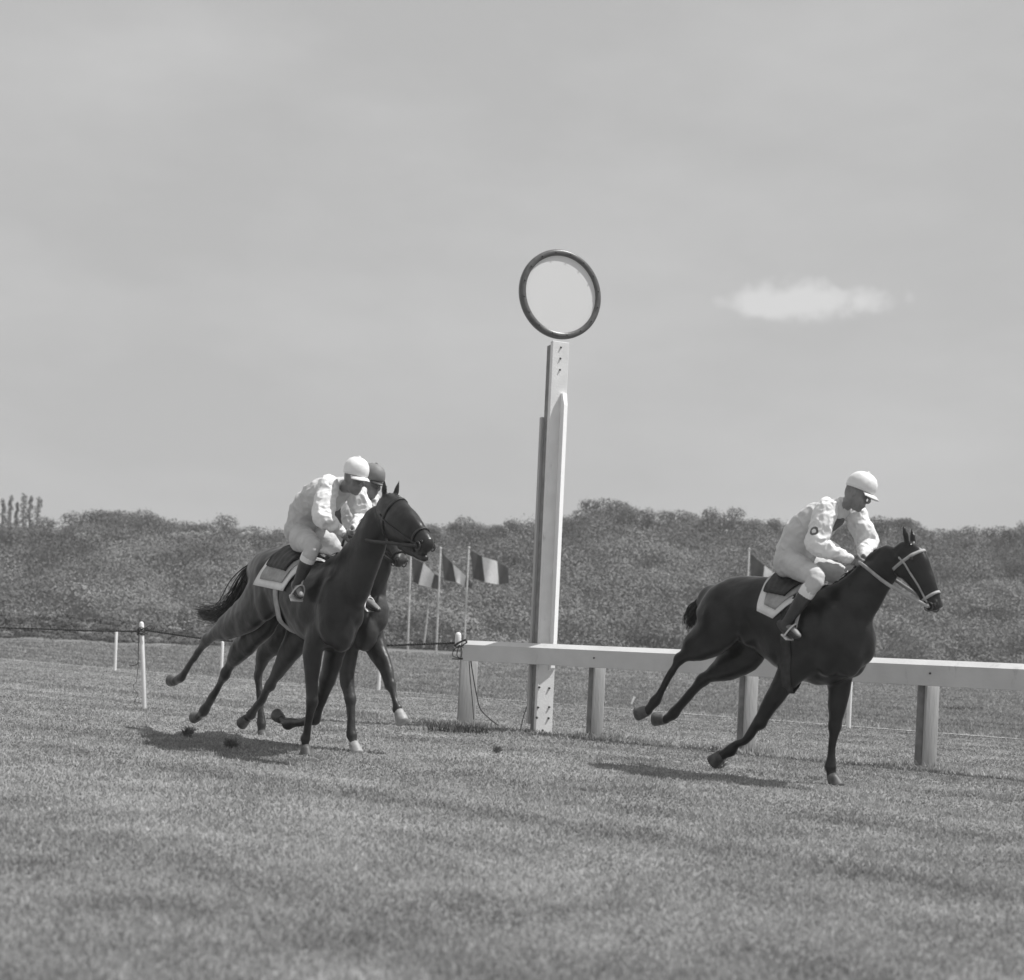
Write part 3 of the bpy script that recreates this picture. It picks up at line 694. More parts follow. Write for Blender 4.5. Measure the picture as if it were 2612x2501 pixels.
# ------------------------------------------------------------------ flags
def flag(px0, ty, px1, by, top, bot, label, d=70):
    b = at(px1, by, d); t = at(px0, ty, d)
    r = empty('flagpole', b, label, 'flag', 'tricolour flags beyond the track')
    MB().loft([b - V((0, 0, .3)), t], [.055, .04], None, V((1, 0, 0)), 10, 2).build('pole', 'flag_pole', r)
    MB().ell(t + V((0, 0, .03)), AX, (.07, .07, .07)).build('finial', 'flag_pole', r)
    nx, ny = 24, 8; vs = []; fs = []
    def pc(L, u):
        q = u * (len(L) - 1); i = min(int(q), len(L) - 2); f = q - i; return (L[i][0] * (1 - f) + L[i + 1][0] * f, L[i][1] * (1 - f) + L[i + 1][1] * f)
    for s_ in (0, 1):
        for j in range(ny + 1):
            for i in range(nx + 1):
                u = i / nx; a = pc(top, u); c = pc(bot, u); w_ = j / ny
                q = (a[0] * (1 - w_) + c[0] * w_, a[1] * (1 - w_) + c[1] * w_)
                vs.append(at(q[0], q[1], d + .2 * math.sin(u * 9 + w_ * 1.6) * min(1, u * 4) + .01 * s_))
    m = (nx + 1) * (ny + 1)
    for j in range(ny):
        for i in range(nx):
            a = j * (nx + 1) + i; fs.append((a, a + 1, a + nx + 2, a + nx + 1)); fs.append((a + m, a + m + nx + 1, a + m + nx + 2, a + m + 1))
    o = obj('flag_cloth', vs, fs, M['flag_dark'], r)
    o.data.materials.append(M['cloth_white']); o.data.materials.append(M['flag_mid'])
    k = 0
    for j in range(ny):
        for i in range(nx):
            mi = 0 if i < 8 else (1 if i < 16 else 2)
            o.data.polygons[k].material_index = mi; o.data.polygons[k + 1].material_index = mi; k += 2
M['flag_dark'] = mat('flag_dark', .03, .045, .8, 3, trans=.2); M['flag_mid'] = mat('flag_mid', .08, .11, .8, 3, trans=.2)
def F(x, y): return (980 + x / 4.6925, 1370 + y / 4.6925)
flag(1048, 1419, 1040, 1660, [F(330, 250), F(470, 310), F(600, 440), F(650, 470)], [F(345, 540), F(410, 572), F(560, 610), F(640, 628)], 'tricolour flag nearest the left horse\'s muzzle, leftmost of the row')
flag(1124, 1401, 1112.5, 1664, [F(690, 190), F(820, 320), F(980, 470), F(1060, 560)], [F(715, 515), F(860, 542), F(960, 595), F(1050, 625)], 'steeply drooping tricolour flag in the middle of the three left flags')
flag(1196, 1399, 1183, 1668, [F(1030, 160), F(1170, 235), F(1350, 290), F(1480, 370)], [F(1065, 500), F(1205, 540), F(1375, 575), F(1495, 550)], 'widest open tricolour flag just above the rail end')
flag(1911, 1403, 1898, 1690, [(1914, 1412), (1950, 1443), (1990, 1475), (2030, 1500)], [(1915, 1478), (1945, 1490), (1985, 1500), (2022, 1530)], 'tricolour flag showing above the leading horse\'s back')

# ------------------------------------------------------------------ horses
class Horse:
    def __init__(s, ox, oy, sc, gx, gy, glat, alpha):
        """crop origin and scale of the measuring view; a hoof on the ground at gx, gy lying glat left of the horse's middle plane; alpha = heading off the picture plane"""
        s.ox, s.oy, s.sc = ox, oy, sc
        a = R(alpha); s.F = V((math.cos(a), -math.sin(a), 0)); s.L = V((math.sin(a), math.cos(a), 0))
        g = ground(ox + gx / sc, oy + gy / sc); s.O = g - s.L * glat
    def p(s, x, y, lat=0.):
        r = ray(s.ox + x / s.sc, s.oy + y / s.sc)
        t = (s.O + s.L * lat - CAMP).dot(s.L) / r.dot(s.L)
        return CAMP + r * t
    def mir(s, q, lat=None):
        q = V(q); d = (q - s.O).dot(s.L); return q - s.L * 2 * d
def hooff(mb, f, d, side, r=.055, h=.1):
    """hoof from its crown at f towards the toe direction d"""
    d = d.normalized(); mb.loft([f - d * .005, f + d * h * .6, f + d * h], [r * .72, r * .95, r * 1.02], [r * .68, r * .86, r * .92], side, 14, 2, cap=False)
def strand_bundle(mb, path, spread, n, r0, side, rnd, taper=.15):
    for i in range(n):
        o = V((rnd.gauss(0, 1), rnd.gauss(0, 1), rnd.gauss(0, 1))); k0 = rnd.uniform(0, .25)
        pts = []
        for j, q in enumerate(path):
            t = j / (len(path) - 1); pts.append(V(q) + o * spread[j] * .5 + V((rnd.gauss(0, 1), rnd.gauss(0, 1), rnd.gauss(0, 1))) * spread[j] * .18)
        m = len(pts); mb.loft(pts, [r0 * (1 - (1 - taper) * j / (m - 1)) for j in range(m)], None, side, 4, 3)
def band(bvh, c, ax1, ax2, off, w, a0=0, a1=360, n=40, axis=None, th=.006, far=.9):
    """strap laid round a body: rays shot inward in the plane ax1/ax2 around c"""
    mid = []; 
    for i in range(n + 1):
        a = R(a0 + (a1 - a0) * i / n); d = ax1 * math.cos(a) + ax2 * math.sin(a)
        h = bvh.ray_cast(c + d * far, -d)
        if h[0] is None: continue
        if (h[0] - c).dot(d) < 0: continue
        mid.append((h[0], (h[1] * .5 + d * .5).normalized()))
    vs = []; fs = []
    for q, nn in mid:
        vs += [q + nn * off - axis * w, q + nn * off + axis * w, q + nn * (off + th) + axis * w, q + nn * (off + th) - axis * w]
    for i in range(len(mid) - 1):
        for k in range(4): fs.append((i * 4 + k, i * 4 + (k + 1) % 4, i * 4 + 4 + (k + 1) % 4, i * 4 + 4 + k))
    return vs, fs
def world_bvh(o, base):
    me = o.data; vs = [v.co + base for v in me.vertices]; return BVHTree.FromPolygons(vs, [tuple(p.vertices) for p in me.polygons])

def build_horse(h, S, label, coat, group='racehorses at full gallop'):
    root = empty('racehorse', (h.O.x, h.O.y, 0), label, 'horse', group)
    b = MB(); Ln = h.L
    T = S['torso']; P = [h.p(x, y, 0) for x, y, rv, rl in T]; S['_t'] = P
    b.loft(P, [t[2] for t in T], [t[3] for t in T], Ln, 28, 5)
    Nk = [h.p(*q[:2], q[4] if len(q) > 4 else 0) for q in S['neck']]
    b.loft(Nk, [q[2] for q in S['neck']], [q[3] for q in S['neck']], Ln, 22, 5)
    Hd = [h.p(*q[:2], q[4] if len(q) > 4 else 0) for q in S['head']]
    b.loft(Hd, [q[2] for q in S['head']], [q[3] for q in S['head']], Ln, 20, 5)
    hd = (Hd[-1] - Hd[0]).normalized(); hs = (Ln - hd * Ln.dot(hd)).normalized(); hu = hd.cross(hs)
    if hu.dot(h.F) < 0 and abs(hu.z) < .9 or hu.z < 0: hu = -hu
    if hu.dot(h.F + UP) < 0: hu = -hu
    # cheeks, brow, nostrils, lips
    for sg in (-1, 1):
        b.ell(Hd[1] - hu * .045 + hs * sg * .045 - hd * .02, (hd, hs, hu), (.13, .035, .105))
        b.ell(Hd[1] + hu * .05 + hs * sg * .062 - hd * .015, (hd, hs, hu), (.045, .03, .032))
        b.ell(Hd[-1] + hu * .025 + hs * sg * .035 + hd * .0, (hd, hs, hu), (.045, .028, .035))
    b.ell(Hd[-1] - hu * .035 - hd * .01, (hd, hs, hu), (.05, .04, .03))
    if 'jaw' in S: b.loft([h.p(x, y, .02) for x, y, q_ in S['jaw']], [q_[2] for q_ in S['jaw']], [q_[2] * 1.1 for q_ in S['jaw']], Ln, 12, 3)
    # ears
    poll = Hd[0] + hu * S['head'][0][2] * .75 - hd * .03
    for sg in (-1, 1):
        e0 = poll + hs * sg * .055; ed = (hu * S.get('earup', .8) - hd * S.get('ear', .5) + hs * sg * .12).normalized()
        b.loft([e0 - ed * .03, e0 + ed * .045, e0 + ed * .1, e0 + ed * .15], [.02, .032, .024, .006], [.018, .02, .014, .005], hs, 10, 3)
    # haunch, shoulder, breast muscles
    for (x, y, lat, r1, r2, r3) in S['muscle']:
        c = h.p(x, y, lat); b.ell(c, (h.F, Ln, UP), (r1, r2, r3), 18, 12)
    legs = []
    for lg in S['legs']:
        q = [h.p(x, y, lat) for x, y, r1, r2, lat in lg['j']]
        k = lg['joint']; J_ = lg['j']; hk = lg.get('hock')
        pp = q[:k] + [q[k - 1].lerp(q[k], .72), q[k], q[k].lerp(q[k + 2], .2), q[k].lerp(q[k + 2], .5), q[k].lerp(q[k + 2], .8), q[k + 2], q[k + 2].lerp(q[k + 3], .6), q[k + 3]]
        # the cannon follows its measured middle point
        pp[k + 3] = q[k + 1]
        A_ = [j[2] for j in J_[:k]] + [.064 if hk else .062, .068 if hk else .064, .046, .039, .041, .056, .043, .047]
        B_ = [j[3] for j in J_[:k]] + [.046, .052, .038, .034, .035, .047, .038, .044]
        b.loft(pp, A_, B_, Ln, 16, 4)
        if hk:
            pt = q[k] + (q[k] - q[k + 2]).normalized() * .06 + (q[k] - (q[k - 1] + q[k + 2]) / 2).normalized() * .03
            b.loft([q[k].lerp(q[k + 2], .12), pt], [.03, .03], None, Ln, 10, 2)
            b.loft([pt, q[k - 1].lerp(q[k], .35) + (pt - q[k]) * .6, q[k - 1]], [.026, .024, .04], None, Ln, 10, 3)
        else: b.ell(q[k] + (q[k] - (q[k - 1] + q[k + 2]) / 2).normalized() * .012, ((q[k + 2] - q[k]).normalized(), Ln, (q[k + 2] - q[k]).normalized().cross(Ln)), (.06, .05, .055), 12, 8)
        er = q[-2] - (q[-1] - q[-2]).normalized() * .0; b.ell(er + (q[-2] - (q[-3] + q[-1]) / 2).normalized() * .018, (h.F, Ln, UP), (.035, .035, .035), 10, 8)
        legs.append((lg, q))
    def wf(q):
        w = ss(.62, .95, q.z)
        k = min((q - Hd[1]).length, (q - Hd[-1]).length, (q - Hd[2]).length); return max(.055, w * ss(.12, .45, k))
    body = b.fused('body', coat, root, .0115, 34, .6, wfun=wf, wrinkle=(.013, 4.2, .003))
    base = wl(root); bv = world_bvh(body, base)
    # real muscle relief: gentle swelling
    for lg, q in legs:
        hb = MB(); f = q[-1]; d = h.p(*lg['toe'], lg['j'][-1][4]) - f
        if d.length > .12: d = d.normalized() * .1
        hooff(hb, f, d, Ln, .064, .12); hb.build('hoof', 'hoof_pale' if lg.get('pale') else 'hoof', root)
        if lg.get('sock'):
            k = MB(); k.loft([q[-3].lerp(q[-2], .4), q[-2], q[-1]], [lg['j'][-2][2] * .95, lg['j'][-2][2] * 1.12, lg['j'][-1][2] * 1.15], [lg['j'][-2][3] * .95, lg['j'][-2][3] * 1.12, lg['j'][-1][3] * 1.15], Ln, 14, 3); k.build('sock', 'sock', root)
    # eyes and nostrils
    for sg in (-1, 1):
        MB().ell(Hd[1] + hu * .045 + hs * sg * .083 - hd * .01, (hd, hs, hu), (.022, .014, .018)).build('eye', 'eye', root)
        MB().ell(Hd[-1] + hu * .03 + hs * sg * .058 + hd * .02, (hd, hs, hu), (.018, .01, .012)).build('nostril', 'eye', root)
    rnd = random.Random(int(h.O.x * 100))
    # mane along the crest, forelock
    mn = MB()
    for i in range(120):
        t = rnd.random(); k = t * (len(Nk) - 1.001); j = int(k); f = k - j; c = Nk[j].lerp(Nk[j + 1], f)
        ra = S['neck'][j][2] * (1 - f) + S['neck'][j + 1][2] * f
        tg = (Nk[j + 1] - Nk[j]).normalized(); up = tg.cross(Ln); up = up if up.dot(UP - h.F * .6) > 0 else -up
        a = c + up * ra * .93 + Ln * rnd.gauss(0, .012)
        bk = (-tg * 1.0 + up * rnd.uniform(.0, .35) + Ln * rnd.gauss(.0, .3)).normalized(); ln_ = rnd.uniform(.05, .11)
        mn.loft([a - up * .02, a + up * .012 + bk * ln_ * .4, a + bk * ln_ + up * .0], [.006, .005, .0015], None, Ln, 4, 3)
    mn.build('mane', 'hair', root); mn = MB()
    for i in range(16):
        a = poll + hs * rnd.gauss(0, .02); mn.loft([a - hu * .02, a + hu * .03 + hd * .02, a + hd * rnd.uniform(.06, .12) + hs * rnd.gauss(0, .03) + hu * rnd.uniform(.0, .03)], [.006, .005, .002], None, hs, 4, 3)
    mn.build('forelock', 'hair', root)
    tl = MB(); tp = [h.p(x, y, lat) for x, y, lat, sp in S['tail']]; strand_bundle(tl, tp, [q[3] for q in S['tail']], 170, .009, Ln, rnd, .2)
    tl.loft(tp[:3], [.035, .03, .015], None, Ln, 8, 3); tl.build('tail', 'hair', root)
    # saddle cloth, saddle pad, girth shaped over the back
    def patch(c0, c1, deg, off, th, name, m, n=16, k=26, lip=0, bow=(0, 0), par=root):
        vs = []; fs = []
        for s_ in (0, 1):
            for i in range(n + 1):
                c = c0.lerp(c1, i / n)
                for j in range(k + 1):
                    a = R(deg[0] + (deg[1] - deg[0]) * j / k); c_ = c + h.F * (bow[0] * (1 - i / n) + bow[1] * i / n) * (abs(R(deg[0] + (deg[1] - deg[0]) * j / k)) / R(85)) ** 1.6
                    d = UP * math.cos(a) + Ln * math.sin(a)
                    hh = bv.ray_cast(c_ + d * .9, -d); q = hh[0] if hh[0] else c_ + d * .3
                    vs.append(q + d * (off + th * s_ + .004 * math.sin(i * 1.9 + j * .8)))
        m0 = (n + 1) * (k + 1)
        for i in range(n):
            for j in range(k):
                a = i * (k + 1) + j; fs.append((a, a + 1, a + k + 2, a + k + 1)); fs.append((a + m0, a + m0 + k + 1, a + m0 + k + 2, a + m0 + 1))
        for i in range(n):
            for j in (0, k):
                a = i * (k + 1) + j; fs.append((a, a + k + 1, a + k + 1 + m0, a + m0))
        for j in range(k):
            for i in (0, n):
                a = i * (k + 1) + j; fs.append((a, a + 1, a + 1 + m0, a + m0))
        return obj(name, vs, fs, m, par)
    c0 = h.p(*S['cloth'][0]); c1 = h.p(*S['cloth'][1]); zc = (c0.z + c1.z) / 2
    dg = S.get('clothdeg', 62)
    cl = patch(c0, c1, (-dg, dg), .012, .008, 'saddle_cloth', S.get('clothmat', 'cloth_white'), bow=S['bow'])
    i0 = c0.lerp(c1, .15); i1 = c0.lerp(c1, .85)
    patch(i0, i1, (-dg * .86, dg * .86), .024, .008, 'number_panel', 'cloth_grey', bow=(S['bow'][0] * .85, S['bow'][1] * .9), par=cl)
    sa0 = c0.lerp(c1, .1); sa1 = c0.lerp(c1, .72)
    patch(sa0, sa1, (-dg * .62, dg * .62), .036, .02, 'saddle', 'leather_dark', bow=(S['bow'][0] * .5, S['bow'][1] * .7))
    g = MB(); gc = h.p(*S['girth']); vs, fs = band(bv, gc, UP, Ln, .006, .045, 0, 360, 60, h.F); g.add(vs, fs); g.build('girth', S.get('girthmat', 'cloth_grey'), root)
    # bridle: headpiece, noseband, cheek straps
    br = MB()
    vs, fs = band(bv, Hd[0].lerp(Hd[1], .75), hu, hs, .003, .013, 0, 360, 40, hd, far=.19); br.add(vs, fs)
    vs, fs = band(bv, Hd[-2].lerp(Hd[-1], .1), hu, hs, .003, .012, 0, 360, 40, hd, far=.12); br.add(vs, fs)
    ring_c = []
    for sg in (-1, 1):
        pts = []
        for t in np.linspace(0, 1, 12):
            k = .35 + t * (len(Hd) - 1.25); j = min(int(k), len(Hd) - 2); c = Hd[j].lerp(Hd[j + 1], k - j) - hu * .02
            hh = bv.ray_cast(c + hs * sg * .5, -hs * sg); 
            if hh[0]: pts.append(hh[0] + hs * sg * .005)
        if len(pts) > 2:
            br.loft(pts, .008, None, hs, 6, 2); ring_c.append(pts[-1] + hs * sg * .01)
    if not ring_c: ring_c = [Hd[-2] - hs * .06, Hd[-2] + hs * .06]
    br.build('bridle', S.get('bridlemat', 'leather_pale'), root)
    bits = []
    for c in ring_c:
        rg = MB(); pts = [c + (hd * math.cos(a) + hu * math.sin(a)) * .035 for a in np.linspace(0, 6.283, 17)]; rg.loft(pts, .0055, None, hs, 6, 1, cap=False); rg.build('bit_ring', 'bolt', root); bits.append(c)
    h.bits = bits; h.bv = bv; h.root = root; h.headdirs = (hd, hs, hu); h.Hd = Hd
    return root

# ------------------------------------------------------------------ riders
def hand(b, w, d, knuck, grip, sgn):
    """fist closed on the rein: w wrist, d direction of the forearm, knuck = direction towards the knuckle side, grip = direction in which fingers curl"""
    d = d.normalized(); k = (knuck - d * knuck.dot(d)).normalized(); g = d.cross(k) * sgn
    pc = w + d * .045
    b.ell(pc, (d, k, g), (.05, .042, .02))
    for i, (ln_, r) in enumerate(((.9, .0095), (1.0, .0098), (.95, .0094), (.8, .0085))):
        o = pc + d * .035 + k * (.03 - .02 * i)
        b.loft([o - d * .02, o + d * .022 * ln_, o + d * .03 * ln_ + g * .028, o + d * .002 + g * .04, o - d * .014 + g * .03], [r * 1.1, r * 1.05, r, r * .95, r * .85], None, k, 8, 3)
    o = pc - d * .015 + k * .035
    b.loft([o, o + k * .018 + g * .014 + d * .02, o + k * .006 + g * .032 + d * .035, o - k * .004 + g * .038 + d * .045], [.014, .012, .011, .009], None, k, 8, 3)
    return pc + g * .025 + d * .02
DBG = []
def build_rider(h, S, label, mats):
    J = {k: h.p(*v) for k, v in S['j'].items()}
    for k in ('hip', 'knee', 'ankle', 'toe'):
        if k + 'L' not in J: J[k + 'L'] = h.mir(J[k + 'R'])
    if S.get('dbg'):
        for a, c in (('hipR', 'kneeR'), ('kneeR', 'ankleR'), ('shR', 'elR'), ('elR', 'wrR'), ('shL', 'elL'), ('elL', 'wrL'), ('pelvis', 'neck'), ('shR', 'shL'), ('neck', 'head')):
            DBG.append((S['dbg'], a, c, round((J[a] - J[c]).length, 2)))
    root = empty('person', (J['pelvis'].x, J['pelvis'].y, 0), label, 'person', 'jockeys riding in the race'); Ln = h.L
    f = V(S['face']).normalized(); u = (V(S['up']) - f * V(S['up']).dot(f)).normalized(); s_ = f.cross(u).normalized()
    hc = J['head']; f = f * 1.06; u = u * 1.06; s_ = s_ * 1.06     # jockeys' heads measured a little larger
    b = MB()
    # torso
    b.loft([J['pelvis'], J['waist'], J['chest'], J['neck']], [.12, .10, .115, .07], [.15, .13, .165, .10], Ln, 20, 4)
    b.loft([J['neck'], hc - u * .07 - f * .02], [.06, .055], None, s_, 12, 3)
    # head with face
    b.ell(hc + u * .02 - f * .01, (f, s_, u), (.097, .077, .115), 20, 14)
    b.ell(hc - u * .06 + f * .035, (f, s_, u), (.062, .056, .065), 16, 10)
    b.ell(hc - u * .105 + f * .065, (f, s_, u), (.024, .026, .02))
    b.loft([hc + u * .02 + f * .09, hc - u * .012 + f * .112, hc - u * .028 + f * .105], [.009, .013, .012], [.009, .013, .017], s_, 8, 3)
    b.ell(hc + u * .03 + f * .083, (f, s_, u), (.016, .055, .011))
    b.ell(hc - u * .06 + f * .092, (f, s_, u), (.011, .024, .007)); b.ell(hc - u * .072 + f * .09, (f, s_, u), (.011, .021, .007))
    for sg in (-1, 1):
        b.ell(hc - u * .005 + s_ * sg * .078 - f * .01, (f, s_, u), (.02, .009, .032)); b.ell(hc - u * .03 + f * .065 + s_ * sg * .045, (f, s_, u), (.02, .02, .018))
    grips = {}
    for sd_ in 'RL':
        b.loft([J['sh' + sd_], J['sh' + sd_].lerp(J['el' + sd_], .5), J['el' + sd_], J['el' + sd_].lerp(J['wr' + sd_], .35), J['wr' + sd_]], [.055, .047, .038, .04, .026], None, Ln, 12, 4)
        d = J['wr' + sd_] - J['el' + sd_]
        grips[sd_] = hand(b, J['wr' + sd_], d, UP, None, 1 if sd_ == 'R' else -1)
        b.loft([J['hip' + sd_], J['knee' + sd_]], [.08, .05], None, Ln, 12, 4)
        b.loft([J['knee' + sd_], J['knee' + sd_].lerp(J['ankle' + sd_], .35), J['ankle' + sd_], J['ankle' + sd_].lerp(J['toe' + sd_], .5), J['toe' + sd_]], [.05, .048, .034, .033, .025], [.05, .048, .034, .036, .03], Ln, 12, 4)
    b.fused('body', 'skin', root, .0065, 2, .4)
    # jacket with sleeves
    j = MB()
    j.loft([J['pelvis'] + (J['waist'] - J['pelvis']) * .15, J['waist'], J['waist'].lerp(J['chest'], .5) + (UP * .5 - h.F * .3) * .02, J['chest'], J['neck'] - (J['neck'] - J['chest']) * .1], [.145, .138, .145, .145, .085], [.17, .165, .185, .19, .12], Ln, 22, 4)
    for sd_ in 'RL':
        j.ell(J['sh' + sd_], (h.F, Ln, UP), (.085, .075, .085), 14, 10)
    jk = j.fused('jacket', mats['jacket'], root, .009, 2, .5, wrinkle=(.017, 7))
    MB().loft([J['neck'] - (J['neck'] - J['chest']) * .12, J['neck'] + (hc - J['neck']) * .12], [.078, .07], [.09, .08], Ln, 18, 2).build('collar', mats.get('collar', mats['sleeve']), root)
    for sd_ in 'RL':
        k = MB(); A, B, C = J['sh' + sd_], J['el' + sd_], J['wr' + sd_]
        k.loft([A + (A - B) * .12, A.lerp(B, .3), A.lerp(B, .72), B, B.lerp(C, .3), B.lerp(C, .75), C], [.088, .094, .09, .084, .074, .05, .036], None, Ln, 16, 4)
        k.fused('sleeve', mats['sleeve'], root, .008, 2, .5, wrinkle=(.015, 10))
    q = MB()
    q.loft([J['waist'].lerp(J['pelvis'], .45), J['pelvis']], [.128, .145], [.16, .18], Ln, 20, 3)
    for sd_ in 'RL':
        A, B, C = J['hip' + sd_], J['knee' + sd_], J['ankle' + sd_]
        q.ell(A - h.F * .03, (h.F, Ln, UP), (.13, .10, .13), 14, 10)
        q.loft([A, A.lerp(B, .5), B, B.lerp(C, .3)], [.115, .098, .072, .06], None, Ln, 16, 4)
    q.fused('breeches', 'breeches', root, .013, 3, .5, wrinkle=(.007, 12))
    for sd_ in 'RL':
        B, C, T_ = J['knee' + sd_], J['ankle' + sd_], J['toe' + sd_]
        k = MB(); dn_ = (T_ - C).normalized(); dl = (C - B).normalized()
        k.loft([B.lerp(C, .28), B.lerp(C, .55), B.lerp(C, .9), C + dl * .02], [.063, .06, .044, .045], None, Ln, 16, 4)
        heel = C - dn_ * .045 + dl * .035
        k.loft([heel, C + dl * .035 + dn_ * .03, C.lerp(T_, .6) + dl * .025, T_ + dl * .01], [.036, .042, .036, .026], [.034, .038, .045, .034], Ln, 14, 4)
        bo = k.fused('boot', 'boot', root, .01, 3, .5)
        MB().loft([B.lerp(C, .24), B.lerp(C, .36)], [.068, .067], None, Ln, 16, 2).build('boot_top', 'boot_top', bo)
        k = MB(); sc_ = C + dl * .05 + dn_ * .07; w1 = Ln * .062
        k.box(C + dl * .075 + dn_ * .08, (dn_, Ln, dl), (.035, .06, .007), .003)
        arc = [C + dl * .075 + dn_ * .08 + w1 * math.cos(a) - dl * .13 * math.sin(a) for a in np.linspace(0, math.pi, 13)]; k.loft(arc, .007, None, dn_, 6, 1, cap=False)
        k.build('stirrup', 'steel', h.root)
        k = MB(); top = J['hip' + sd_].lerp(J['knee' + sd_], .6) - UP * .14; k.loft([arc[6], top], [.004, .004], [.016, .016], h.F, 8, 1); k.build('stirrup_strap', 'leather_pale', h.root)
    # cap with peak
    ct_ = hc + u * .035
    k = MB(); n = 24; vs = []; fs = []
    prf = [(1.0, 0), (1.04, .02), (1.03, .055), (.93, .092), (.72, .122), (.42, .14), (.12, .147), (.0, .148)]
    for (r_, z_) in prf:
        for i in range(n):
            a = 2 * math.pi * i / n; pz = 1 + .015 * math.cos(a * 6) * (1 if z_ > .02 else 0)
            vs.append(ct_ + f * (.116 * r_ * math.cos(a) * pz) + s_ * (.095 * r_ * math.sin(a) * pz) + u * (z_ * 1.0 + (.008 * math.cos(a) if z_ == 0 else 0)))
    for i in range(len(prf) - 1):
        for a in range(n): fs.append((i * n + a, i * n + (a + 1) % n, (i + 1) * n + (a + 1) % n, (i + 1) * n + a))
    fs.append(tuple(range(n))[::-1]); k.add(vs, fs); cp = k.build('cap', mats['cap'], root)
    MB().ell(ct_ + u * .15, (f, s_, u), (.013, .013, .007)).build('button', mats['cap'], cp)
    pk = MB(); vs = []; fs = []
    for t_ in (0, 1):
        for i in range(13):
            a = R(-62 + 124 * i / 12)
            for jx, (q_, z_) in enumerate(((1.0, .008), (1.28, .002), (1.52, -.012))):
                vs.append(ct_ + f * (.114 * math.cos(a) * (q_ if math.cos(a) > .3 else 1)) + s_ * (.094 * math.sin(a) * (1 + (q_ - 1) * .12)) + u * (z_ - .004 * t_ - .012 * abs(math.sin(a))))
    for i in range(12):
        for jx in range(2):
            a = i * 3 + jx; fs.append((a, a + 1, a + 4, a + 3)); fs.append((a + 39, a + 42, a + 43, a + 40))
    for i in range(12): a = i * 3 + 2; fs.append((a, a + 39, a + 42, a + 3))
    pk.add(vs, fs); pk.build('peak', mats.get('peak', mats['cap']), cp)
    for sg in (-1, 1): MB().ell(hc + u * .012 + f * .086 + s_ * sg * .032, (f, s_, u), (.008, .014, .008)).build('eye', 'eye', root)
    # reins (tack of the horse) from the bit to the hands
    for i, sd_ in enumerate('RL'):
        if i < len(h.bits):
            A = h.bits[i]; B = grips[sd_]; sgl = -1 if i == 0 else 1; A = A + h.L * sgl * .01; mid = A.lerp(B, .5) + h.L * sgl * .07 - UP * .01
            MB().loft([A, mid, B, B - h.F * .1 - UP * .08], [.005] * 4, [.016] * 4, UP, 6, 5).build('rein', S.get('rein', 'leather_pale'), h.root)
    return root, jk, J

# --- the leading horse, right
H1 = Horse(1560, 1160, 2.1333, 1200, 1797, .11, 42)
S1 = dict(
 torso=[(560, 800, .16, .16), (630, 815, .24, .23), (730, 835, .285, .26), (850, 870, .325, .27), (980, 930, .375, .29), (1100, 980, .41, .28), (1200, 1000, .40, .24), (1290, 1010, .33, .20), (1350, 1015, .23, .14)],
 neck=[(1200, 900, .30, .17), (1290, 830, .25, .14), (1370, 740, .205, .115), (1450, 640, .165, .095), (1520, 560, .13, .085)],
 head=[(1585, 540, .125, .09), (1635, 592, .142, .09), (1692, 692, .108, .072), (1732, 775, .082, .06), (1752, 818, .066, .052)],
 muscle=[(600, 880, -.16, .24, .11, .30), (620, 880, .14, .24, .11, .30), (1180, 1010, -.15, .17, .10, .3), (1230, 1020, .14, .17, .10, .3), (1290, 1090, -.08, .14, .11, .2), (1305, 1090, .07, .14, .11, .2), (760, 950, -.16, .14, .09, .16)],
 legs=[
  dict(j=[(590, 890, .26, .11, -.14), (550, 980, .21, .10, -.14), (450, 1055, .135, .08, -.14), (370, 1115, .068, .05, -.14), (300, 1230, .042, .035, -.14), (240, 1340, .048, .04, -.14), (195, 1395, .036, .033, -.14)], joint=3, hock=1, toe=(110, 1420)),
  dict(j=[(700, 950, .22, .11, .13), (740, 1060, .20, .10, .13), (620, 1150, .145, .08, .13), (500, 1225, .07, .05, .13), (415, 1320, .043, .035, .13), (335, 1410, .048, .04, .13), (290, 1440, .036, .033, .13)], joint=3, hock=1, toe=(200, 1440)),
  dict(j=[(1080, 1080, .17, .09, -.16), (980, 1180, .13, .085, -.16), (890, 1310, .09, .065, -.16), (808, 1455, .058, .05, -.16), (730, 1555, .036, .032, -.16), (650, 1605, .045, .04, -.16), (600, 1635, .034, .032, -.16)], joint=3, toe=(555, 1670)),
  dict(j=[(1250, 1090, .15, .09, .12), (1245, 1200, .12, .085, .12), (1235, 1330, .085, .065, .12), (1212, 1480, .055, .05, .12), (1198, 1590, .034, .032, .12), (1192, 1700, .043, .04, .12), (1197, 1745, .034, .033, .12)], joint=3, toe=(1222, 1795)),
 ],
 tail=[(520, 760, 0, .02), (482, 800, .0, .03), (452, 845, .0, .045), (432, 885, .0, .05), (430, 925, .0, .05)],
 cloth=[(880, 880), (1165, 925)], bow=(.02, -.34), clothdeg=84, girth=(1040, 950), ear=1.1, earup=.45, bridlemat='leather_pale', girthmat='leather_dark')
build_horse(H1, S1, 'near-black racehorse leading alone on the right in front of the rail', 'coat_black')
R1 = dict(dbg='1', j=dict(pelvis=(985, 560), waist=(1025, 445), chest=(1145, 350), neck=(1250, 285), head=(1338, 215), shR=(1165, 315, -.17), shL=(1330, 335, .17),
  elR=(1112, 490, -.25), wrR=(1290, 565, -.08), elL=(1395, 480, .24), wrL=(1370, 560, .05), hipR=(975, 590, -.11), kneeR=(1115, 672, -.29), kneeL=(1245, 650, .25), ankleL=(1120, 920, .32), ankleR=(950, 920, -.34), toeR=(1015, 985, -.35)),
  face=(.80, -.42, -.42), up=(.3, -.1, 1), rein='leather_pale')
